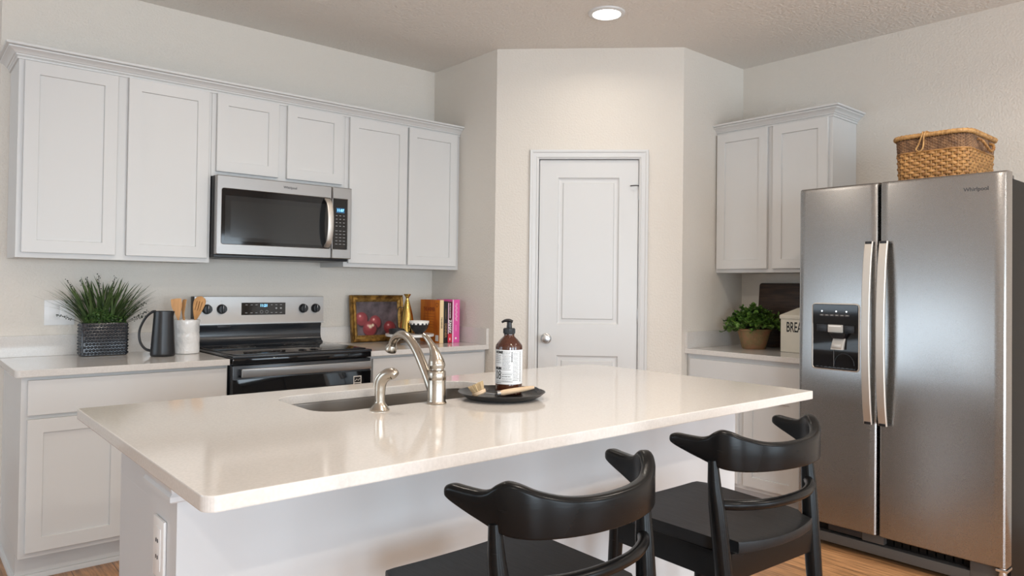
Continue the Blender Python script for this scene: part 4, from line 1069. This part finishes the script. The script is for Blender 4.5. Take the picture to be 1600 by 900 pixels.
def spoon(label, dx, dy, ax, ay, L_, bw, bl, slot, rotz, th=0.0035, name='wooden_spoon'):
    """wooden utensil standing in the crock; head at +z, broad face towards local -y"""
    r = thing(name, label, 'spatula' if slot or name != 'wooden_spoon' else 'spoon', (-0.083+dx, -0.232+dy, 0.9305), rotz)
    T = Matrix.Rotation(ay, 4, 'Y') @ Matrix.Rotation(ax, 4, 'X')
    mb = MB(); mb.tube([T @ Vector((0, 0, 0.004)), T @ Vector((0, 0, L_-bl*0.9))], [0.0058, 0.0052], 'wood', 10); mb.build('handle', r)
    mb = MB(); prof_ = []
    flat_ = name == 'wooden_spatula'
    for k in range(17):
        u = k/16; prof_.append((bw*(0.18+0.82*math.sin(min(1, u*1.25)*PI/2)) if u < 0.72 else bw*math.sqrt(max(0, 1-((u-0.72)/0.28)**2))*1.0, L_-bl+bl*u))
    if flat_: prof_ = [(0.007, L_-bl), (bw*0.55, L_-bl*0.72), (bw*0.92, L_-bl*0.45), (bw, L_-bl*0.30), (bw*0.96, L_-0.002), (bw*0.88, L_), (0.0, L_+0.002)]
    rt = [(x, z) for x, z in prof_]; poly = rt + [(-x, z) for x, z in reversed(rt[:-1])]
    b = bmesh.new()
    if slot:
        inn = []
        vs = [b.verts.new((x, -th/2, z)) for x, z in poly]; es = [b.edges.new((vs[k], vs[(k+1) % len(vs)])) for k in range(len(vs))]
        for sx_ in (-bw*0.42, 0, bw*0.42):
            q_ = rrect(sx_-0.0022, sx_+0.0022, L_-bl*0.62, L_-bl*0.22, 0.002, 3); v2 = [b.verts.new((x, -th/2, z)) for x, z in q_]
            es += [b.edges.new((v2[k], v2[(k+1) % len(v2)])) for k in range(len(v2))]
        bmesh.ops.triangle_fill(b, use_beauty=True, edges=es, normal=(0, -1, 0))
        ex = bmesh.ops.extrude_face_region(b, geom=list(b.faces))
        for v in [g for g in ex['geom'] if isinstance(g, bmesh.types.BMVert)]: v.co.y = th/2
    else:
        A = [b.verts.new((x, -th/2, z)) for x, z in poly]; B = [b.verts.new((x, th/2, z)) for x, z in poly]
        b.faces.new(A); b.faces.new(list(reversed(B)))
        for k in range(len(A)): b.faces.new((A[k], A[(k+1) % len(A)], B[(k+1) % len(A)], B[k]))
    bmesh.ops.recalc_face_normals(b, faces=list(b.faces))
    for v in b.verts: v.co.y += 0.010*((v.co.z-(L_-bl))/bl-0.3)**2*2-0.004
    mb.take(b, 'wood', T); mb.build('head', r, smooth=30)
    return r
spoon('slotted wooden turner leaning to the right in the white crock', 0.004, -0.018, 0.0, 0.21, 0.290, 0.031, 0.125, True, -0.71)
spoon('solid wooden spoon behind the slotted turner in the white crock', 0.006, 0.006, 0.0, 0.235, 0.290, 0.031, 0.105, False, -0.71)
spoon('flat wooden spatula seen above the black pitcher, leaning left in the crock', -0.022, 0.006, 0.0, -0.12, 0.27, 0.026, 0.10, False, -0.2, name='wooden_spatula')
spoon('narrow wooden spatula between the flat spatula and the crock rim', -0.014, -0.006, 0.0, -0.05, 0.265, 0.018, 0.10, False, -1.35, name='wooden_spatula')

# ------------------------------------------------------------------ right of the range: painting, stand, oil can, bowls, books
PA = thing('framed_painting', 'small gold-framed still life painting of red fruit leaning on the wall', 'painting', (1.150, -0.072, 0.9146), 0.0)
tilt = Matrix.Rotation(-0.125, 4, 'X'); PWd, PHt = 0.195, 0.302
PAm = tilt
mb = MB()
pr = [(0.0, 0.0), (0.0, -0.022), (0.006, -0.028), (0.018, -0.024), (0.030, -0.026)]
pts = [(-PWd, 0.0, 1, 1), (PWd, 0.0, -1, 1), (PWd, PHt, -1, -1), (-PWd, PHt, 1, -1)]
mb.loops([[(x+dx*o_, h, z+dz*o_) for x, z, dx, dz in pts] for o_, h in pr], 'gold', mtx=PAm, cap0=False, cap1=False)
mb.loops([[(x+dx*o_, h, z+dz*o_) for x, z, dx, dz in pts] for o_, h in ((0.030, -0.026), (0.034, -0.022), (0.042, -0.014), (0.044, -0.006))], 'goldlight', mtx=PAm, cap0=False, cap1=False)
mb.box(-PWd+0.001, PWd-0.001, -0.004, 0.0, 0.001, PHt-0.001, 'bookblack', mtx=PAm)
mb.build('frame', PA, smooth=20)
mb = MB(); mb.box(-PWd+0.043, PWd-0.043, -0.004, 0.004, -PHt/2+0.043, PHt/2-0.043, 'painting'); cv = mb.build('canvas', PA, smooth=0)
cv.matrix_local = PAm @ Matrix.Translation((0, -0.0065, PHt/2))

SX, SY, SZ = 1.225, -0.335, 0.9793
ST = thing('cake_stand', 'white marble pedestal cake stand in front of the painting', 'stand', (SX, SY, 0.9145))
mb = MB(); mb.lathe([(0, 0.048), (0.146, 0.048), (0.152, 0.050), (0.153, 0.061), (0.151, 0.0645), (0, 0.0645)], 'marble', 64); mb.build('top', ST)
mb = MB(); mb.lathe([(0, 0), (0.060, 0), (0.062, 0.004), (0.048, 0.008), (0.026, 0.012), (0.022, 0.026), (0.026, 0.042), (0.045, 0.0479), (0, 0.0479)], 'marble', 40); mb.build('pedestal', ST)
OC = thing('oil_can', 'conical brass oil can with funnel top standing on the cake stand', 'oil can', (1.258, -0.250, SZ))
mb = MB(); mb.lathe([(0, 0), (0.050, 0), (0.052, 0.003), (0.0505, 0.010), (0.036, 0.115), (0.0135, 0.205), (0.0095, 0.219), (0.0105, 0.222), (0.0105, 0.225), (0.024, 0.247), (0.0235, 0.248), (0.009, 0.226), (0, 0.226)], 'brass', 44, cap=False); mb.build('cone', OC)
mb = MB(); u_ = Vector((-0.757, 0.653, 0)); lp = bez([u_*0.024+Vector((0, 0, 0.160)), u_*0.050+Vector((0, 0, 0.162)), u_*0.062+Vector((0, 0, 0.140)), u_*0.064+Vector((0, 0, 0.09)), u_*0.062+Vector((0, 0, 0.045)), u_*0.046+Vector((0, 0, 0.022))], 6)
mb.tube(lp, 0.0026, 'blacksatin', 8); mb.build('handle', OC)
mb = MB(); u_ = Vector((-0.012, -0.052, 0)); mb.tube([u_*0.9+Vector((0, 0, 0.012)), u_*1.04+Vector((0, 0, 0.045)), u_*1.06+Vector((0, 0, 0.092))], [0.004, 0.0035, 0.0028], 'brass', 10); mb.build('spout', OC)
mb = MB(); mb.lathe([(0, 0), (0.046, 0), (0.048, 0.003), (0.049, 0.030), (0.047, 0.032), (0.044, 0.031), (0.043, 0.008), (0, 0.007)], 'blackceramic', 40)
o = mb.build('dish', loc=(1.137, -0.322, SZ)); tag(o, 'shallow round black dish on the left of the cake stand', 'dish')
BW = thing('bowl', 'small black and white painted bowl on the right of the cake stand', 'bowl', (1.266, -0.378, SZ))
mb = MB(); mb.lathe([(0, 0), (0.024, 0), (0.026, 0.003), (0.025, 0.006), (0.040, 0.016), (0.054, 0.036), (0.0605, 0.058)], 'blackceramic', 48, cap=False)
mb.lathe([(0.0605, 0.058), (0.0635, 0.080), (0.0625, 0.0815), (0.0605, 0.080), (0.055, 0.045), (0.035, 0.018), (0, 0.012)], 'whiteglaze', 48, cap=False)
for k in range(14):
    a_ = 2*PI*k/14; mb.lathe([(0, 0), (0.007, 0), (0.006, 0.0012), (0, 0.0016)], 'blackceramic', 12, mtx=at(0.0612*math.cos(a_), 0.0612*math.sin(a_), 0.0625) @ Matrix.Rotation(a_, 4, 'Z') @ Matrix.Rotation(PI/2-0.13, 4, 'Y'))
for k in range(9):
    a_ = -0.15-0.06*(k % 2); z = 0.016+0.0045*k; r_ = 0.041+0.0165*math.sin(k/9*PI/2)*1.15
    mb.lathe([(0, 0), (0.0035, 0), (0, 0.0012)], 'whiteglaze', 8, mtx=at(r_*math.cos(a_), r_*math.sin(a_), z) @ Matrix.Rotation(a_, 4, 'Z') @ Matrix.Rotation(PI/2-0.5, 4, 'Y'))
mb.build('bowl_body', BW, smooth=50)

def book(label, x0, w_, d, h, cover, spine, y0=-0.406, deco=None):
    r = thing('book', label, 'book', (x0, y0, 0.9146), 0, 'cookbooks in the counter corner')
    t = 0.0022; mb = MB()
    mb.box(0, t, 0, d, 0, h, cover, 0.0006); mb.box(w_-t, w_, 0, d, 0, h, cover, 0.0006)
    mb.box(0, w_, -0.0015, t, 0, h, spine, 0.0008)
    if deco: deco(mb, w_, d, h)
    mb.build('cover', r, smooth=20)
    MB().box(t, w_-t, t, d-0.004, 0.003, h-0.004, 'pages').build('pages', r, smooth=0)
    return r
SPN = FRONT @ Matrix.Rotation(-PI/2, 4, 'Z')     # spine text reading downwards
LEFT = Matrix.Rotation(-PI/2, 4, 'Z') @ FRONT    # text on a face looking towards -x
def d_orange(mb, w_, d, h):
    mb.text('THE ANSWER', 0.034, 'rust', at(-0.0006, d*0.54, h*0.775, LEFT), 'CENTER', 0.62, 0.0012)
    for k, ln_ in enumerate((0.118, 0.128, 0.105, 0.122, 0.11, 0.09)): mb.box(-0.0004, 0, d*0.52-ln_/2, d*0.52+ln_/2, h*(0.665-0.062*k), h*(0.665-0.062*k)+0.0022, 'rust')
    hp_ = [(0.016*math.sin(t_)**3*1.0, 0.013*math.cos(t_)-0.005*math.cos(2*t_)-0.002*math.cos(3*t_)) for t_ in [k*PI/14 for k in range(28)]]
    mb.tube([(-0.0006, 0.030-a_, h*0.885+b_) for a_, b_ in hp_], 0.0016, 'rust', 4, closed=True)
    mb.box(-0.0005, 0, 0.012, 0.046, 0.012, 0.050, 'label')
    mb.text('THE ANSWER', 0.013, 'ink', at(w_/2, -0.0018, h*0.47, SPN), 'CENTER', 0.9, 0.0003)
def d_black(mb, w_, d, h):
    mb.text('DINNER', 0.022, 'gold_print', at(w_/2, -0.0018, h*0.30, SPN), 'CENTER', 1.15, 0.0004)
    for k in range(16): mb.box(w_/2-0.002, w_/2+0.002, -0.0018, -0.001, h*0.58+k*0.0042, h*0.58+k*0.0042+random.uniform(0.0012, 0.0034), 'gold_print')
def d_maroon(mb, w_, d, h):
    mb.text('ZAHAV', 0.027, 'white_print', at(w_/2, -0.0018, h*0.40, SPN), 'CENTER', 0.95, 0.0009)
    for k in range(22): mb.box(w_/2-0.003, w_/2+0.003, -0.0018, -0.001, h*0.60+k*0.0044, h*0.60+k*0.0044+random.uniform(0.0014, 0.0036), 'white_print')
    mb.box(0.001, w_-0.001, -0.0019, -0.001, 0.002, h*0.22, 'red'); mb.box(w_/2-0.003, w_/2+0.003, -0.0022, -0.001, h*0.06, h*0.12, 'white_print')
    mb.box(0.001, 0.0065, -0.0018, -0.001, h*0.22, h*0.97, 'palepink')
def d_pink(mb, w_, d, h):
    pts = []
    for k in range(90): pts.append((w_*0.52+0.008*math.sin(k*0.95)+0.003*math.sin(k*0.31), -0.0018, h*0.92-k*h*0.0047))
    mb.tube(pts, 0.0013, 'palepink', 4)
    for k in range(10): mb.box(w_/2-0.002, w_/2+0.002, -0.0018, -0.001, h*0.27+k*0.0040, h*0.27+k*0.0040+0.0025, 'palepink')
    mb.lathe([(0, 0), (0.007, 0), (0, 0.0008)], 'white_print', 10, mtx=at(w_/2, -0.0015, h*0.10) @ Matrix.Rotation(PI/2, 4, 'X'))
    mb.box(0.0, 0.009, -0.0017, -0.001, 0, h, 'palepink')
book('thick orange hardback cookbook, cover facing the painting, leftmost of the four books', 1.404, 0.029, 0.222, 0.277, 'orange', 'creamspine', deco=d_orange)
book('black cookbook with bronze spine lettering between the orange and maroon books', 1.4345, 0.031, 0.185, 0.268, 'bookblack', 'bookblack', deco=d_black)
book('maroon cookbook with large white spine lettering beside the pink book', 1.4672, 0.034, 0.185, 0.266, 'maroon', 'maroon', deco=d_maroon)
book('bright pink cookbook with looping script spine, rightmost of the four books', 1.5030, 0.058, 0.180, 0.279, 'pink', 'pink', deco=d_pink)

# ------------------------------------------------------------------ right counter: potted plant, bread bin, board
PP = thing('potted_plant', 'bushy round-leaved plant in a terracotta pot beside the bread bin', 'plant', (2.838, -1.775, 0.9146))
mb = MB(); mb.loops([[(x, y, z) for x, y in rrect(-r_, r_, -r_, r_, r_*0.75, 8)] for r_, z in ((0.064, 0), (0.067, 0.003), (0.095, 0.112), (0.101, 0.114), (0.103, 0.124), (0.099, 0.1265), (0.090, 0.125), (0.086, 0.105))], 'terracotta', mtx=Matrix.Rotation(0.75, 4, 'Z')); mb.build('pot', PP, smooth=40)
mb = MB(); mb.lathe([(0, 0.104), (0.085, 0.104), (0.06, 0.118), (0, 0.122)], 'soil', 24); mb.build('soil', PP)
ml, ms = MB(), MB()
for k in range(150):
    az = random.uniform(0, 2*PI); el = math.acos(random.uniform(0.02, 1.0)); rr = random.uniform(0.14, 0.205)
    end = Vector((rr*math.sin(el)*math.cos(az)*0.93, rr*math.sin(el)*math.sin(az)*0.93, 0.125+0.140*math.cos(el)*rr/0.19-0.025*math.sin(el)+random.uniform(-0.012, 0.012)))
    if -1.775+end.y > -1.545: end.y = -1.545+1.775-random.random()*0.02
    st = Vector((end.x*0.2, end.y*0.2, 0.115)); md = st.lerp(end, 0.55)+Vector((0, 0, 0.030))
    pts = bez([st, md, end], 5); ms.tube(pts, 0.0012, 'stem', 4)
    for j in range(3, len(pts)):
        for s_ in range(2):
            p = pts[j]; t = (pts[j]-pts[j-1]).normalized()
            sz = random.uniform(0.010, 0.017)
            b = bmesh.new(); vs = []
            for q_ in range(9):
                a_ = 2*PI*q_/9; vs.append(b.verts.new((sz*(0.95+math.cos(a_)), sz*0.82*math.sin(a_), 0.0026*math.cos(2*a_)*sz/0.012)))
            c0 = b.verts.new((sz*0.9, 0, -0.0025))
            for q_ in range(9): b.faces.new((vs[q_], vs[(q_+1) % 9], c0))
            dirv = (t*0.3+Vector((random.uniform(-1, 1), random.uniform(-1, 1), random.uniform(-0.2, 0.8)))).normalized()
            mq = Matrix.Translation(p) @ dirv.to_track_quat('X', 'Z').to_matrix().to_4x4() @ Matrix.Rotation(random.uniform(-0.6, 0.6), 4, 'X')
            ml.take(b, 'leaf', mq)
ms.build('stems', PP, smooth=60); ml.build('leaves', PP, smooth=60)

BB = thing('bread_bin', 'cream enamel bread bin lettered BREAD, half hidden by the refrigerator', 'bread bin', (2.7783, -2.089, 0.9146))
hw_ = 0.1015; dpt = 0.24
mb = MB(); mb.box(0, dpt, -hw_, hw_, 0, 0.199, 'cream', 0.004)
mb.text('BREAD', 0.0835, 'ink', at(-0.0004, 0.0, 0.147, LEFT), 'CENTER', 0.50, 0.0012); mb.build('box', BB, smooth=25)
mb = MB()
mb.loops([[(x, y, z) for x, y in rrect(-0.006+i, dpt+0.006-i, -hw_-0.006+i, hw_+0.006-i, 0.006, 3)] for i, z in ((0.0, 0.199), (0.0, 0.215), (0.004, 0.221), (0.075, 0.262), (0.084, 0.265))], 'cream'); 
mb.lathe([(0, 0.264), (0.010, 0.264), (0.008, 0.272), (0.016, 0.280), (0.013, 0.288), (0, 0.290)], 'cream', 20, dpt/2, 0); mb.build('lid', BB, smooth=25)

CB = thing('cutting_board', 'dark walnut cutting board leaning on the wall behind the bread bin', 'cutting board', (3.042, -1.900, 0.9162), -PI/2)
mb = MB(); mb.prism([(x, y) for x, y in rrect(-0.222, 0.222, 0.0, 0.412, 0.018, 5)], -0.011, 0.011, 'darkboard', 0.003, mtx=Matrix.Rotation(-0.09, 4, 'X') @ Matrix.Translation((0, 0, 0)) @ FRONT)
o = mb.build('board', CB, smooth=25)

# ------------------------------------------------------------------ stools (local: +y is the front)
def make_stool(label):
    r = thing('counter_stool', label, 'stool', (0, 0, 0), 0, 'black wooden counter stools at the island')
    hs = 0.655
    def seat_h(x, y): return hs + 0.010*((x/0.2)**2) - 0.004 + 0.008*max(0, (y-0.05)/0.25)**2*-1
    # seat: dished slab, wider at the front, curved rear edge
    nx, ny = 18, 16; mb = MB(); b = bmesh.new(); g = {}
    for lay in (0, 1):
        for i in range(nx+1):
            for j in range(ny+1):
                u = -1+2*i/nx; v = j/ny
                yb = -0.158+0.034*u*u; yf = 0.298-0.006*u*u
                y = yb+(yf-yb)*v; hw2 = 0.196+(0.216-0.196)*v
                x = u*hw2
                if v < 0.12 and abs(u) > 0.86: x = math.copysign(hw2*0.86, u)
                if v > 0.93: x *= 1-0.05*((v-0.93)/0.07)**2
                z = hs + 0.007*u*u - 0.003 if lay else hs-0.028
                g[lay, i, j] = b.verts.new((x, y, z))
    for lay in (0, 1):
        for i in range(nx):
            for j in range(ny):
                q_ = (g[lay, i, j], g[lay, i+1, j], g[lay, i+1, j+1], g[lay, i, j+1]); b.faces.new(q_ if lay else tuple(reversed(q_)))
    bd = [(i, 0) for i in range(nx)] + [(nx, j) for j in range(ny)] + [(i, ny) for i in range(nx, 0, -1)] + [(0, j) for j in range(ny, 0, -1)]
    side = []
    for a_, c_ in zip(bd, bd[1:]+bd[:1]): side.append(b.faces.new((g[0, a_[0], a_[1]], g[0, c_[0], c_[1]], g[1, c_[0], c_[1]], g[1, a_[0], a_[1]])))
    es = [ed for f in side for ed in f.edges if len(ed.link_faces) == 2 and sum(1 for q_ in ed.link_faces if q_ in side) == 1]
    bmesh.ops.bevel(b, geom=list(set(es)), offset=0.005, segments=2, affect='EDGES', profile=0.6)
    bmesh.ops.recalc_face_normals(b, faces=list(b.faces))
    mb.take(b, 'stoolseat'); mb.build('seat', r, smooth=50)
    # apron boards under the seat
    mb = MB()
    def board(p, q_, z0, z1, th):
        p, q_ = Vector((*p, 0)), Vector((*q_, 0)); d = (q_-p).normalized(); nn = Vector((-d.y, d.x, 0))*th/2
        mb.prism([tuple((p-nn)[:2]), tuple((q_-nn)[:2]), tuple((q_+nn)[:2]), tuple((p+nn)[:2])], z0, z1, 'stool', 0.002)
    zt, zb = hs-0.0275, hs-0.098
    board((-0.178, 0.270), (0.178, 0.270), zb, zt, 0.022); board((-0.186, -0.112), (0.186, -0.112), zb, zt, 0.022)
    board((-0.193, -0.10), (-0.196, 0.262), zb, zt, 0.022); board((0.193, -0.10), (0.196, 0.262), zb, zt, 0.022)
    mb.build('apron', r, smooth=25)
    for s_ in (-1, 1):
        mb = MB()     # rear leg rising into the back post
        mb.tube([(s_*0.184, -0.165, FZ), (s_*0.190, -0.148, 0.25), (s_*0.200, -0.118, 0.52), (s_*0.206, -0.104, 0.66), (s_*0.210, -0.096, 0.74), (s_*0.2135, -0.090, 0.79), (s_*0.215, -0.086, 0.858)],
                [0.0150, 0.0185, 0.0220, 0.0222, 0.0205, 0.0175, 0.0125], 'stool', 18)
        mb.build('leg', r, smooth=60)
        mb = MB()
        mb.tube([(s_*0.208, 0.285, FZ), (s_*0.203, 0.276, 0.30), (s_*0.197, 0.264, 0.55), (s_*0.196, 0.262, hs-0.0285)], [0.0140, 0.0180, 0.0205, 0.0205], 'stool', 18); mb.build('leg', r, smooth=60)
        mb = MB(); mb.tube([(s_*0.205, 0.280, 0.16), (s_*0.186, -0.155, 0.16)], 0.0115, 'stool', 12); mb.build('stretcher', r, smooth=60)
    mb = MB(); mb.tube([(-0.204, 0.277, 0.25), (0.204, 0.277, 0.25)], 0.0125, 'stool', 12); mb.build('footrest', r, smooth=60)
    mb = MB()   # bowed rail below the crest
    rl = bez([(-0.203, -0.098, 0.748), (-0.160, -0.130, 0.747), (-0.090, -0.158, 0.746), (0, -0.168, 0.746), (0.090, -0.158, 0.746), (0.160, -0.130, 0.747), (0.203, -0.098, 0.748)], 8)
    mb.tube(rl, 0.0130, 'stool', 14); mb.build('back_rail', r, smooth=60)
    # horned crest: plan curve with varying top, bottom and thickness
    st = [  # x, y, z_bottom, z_top, half thickness
        (0.000, -0.186, 0.834, 0.900, 0.0150), (0.060, -0.181, 0.834, 0.901, 0.0150), (0.115, -0.166, 0.834, 0.906, 0.0150), (0.160, -0.142, 0.834, 0.918, 0.0152),
        (0.186, -0.119, 0.836, 0.9305, 0.0155), (0.200, -0.101, 0.840, 0.934, 0.0155), (0.2075, -0.086, 0.846, 0.928, 0.0150), (0.212, -0.071, 0.852, 0.917, 0.0148),
        (0.2165, -0.054, 0.858, 0.9115, 0.0148), (0.221, -0.036, 0.864, 0.9105, 0.0150), (0.2265, -0.010, 0.873, 0.911, 0.0155), (0.232, 0.014, 0.882, 0.912, 0.0155), (0.2355, 0.026, 0.8875, 0.909, 0.0135), (0.237, 0.031, 0.891, 0.905, 0.0090)]
    full = [(-x, y, a_, c_, h) for x, y, a_, c_, h in reversed(st[1:])] + st
    P3 = bez([(x, y, 0) for x, y, *_ in full], 4); Pb = bez([(a_, c_, h) for _, _, a_, c_, h in full], 4)
    lo = []
    for i, (p, q_) in enumerate(zip(P3, Pb)):
        t = (P3[min(i+1, len(P3)-1)]-P3[max(i-1, 0)]).normalized(); nn = Vector((t.y, -t.x, 0))    # outward (backwards)
        zb_, zt_, h = q_; rr = min(0.0105, (zt_-zb_)*0.48, h*0.9); ring = []
        rb = min(0.004, rr)
        for cx, cz, rad, a0 in ((h-rr, zt_-rr, rr, 0), (-(h-rr), zt_-rr, rr, PI/2), (-(h-rb), zb_+rb, rb, PI), (h-rb, zb_+rb, rb, 1.5*PI)):
            for k in range(5):
                a_ = a0+PI/2*k/4; off = cx+rad*math.cos(a_); ring.append(p+nn*off+Vector((0, 0, cz+rad*math.sin(a_))))
        lo.append(ring)
    mb = MB(); mb.loops(lo, 'stool'); mb.build('crest', r, smooth=45)
    return r
s1 = make_stool('black wooden counter stool with horned backrest nearest the camera')
s1.location = (-0.215, -3.116, 0); s1.rotation_euler = (0, 0, math.radians(1.375))
copy_thing(s1, 'black wooden counter stool with horned backrest nearest the refrigerator', (0.522, -3.102, 0), math.radians(-3.2))
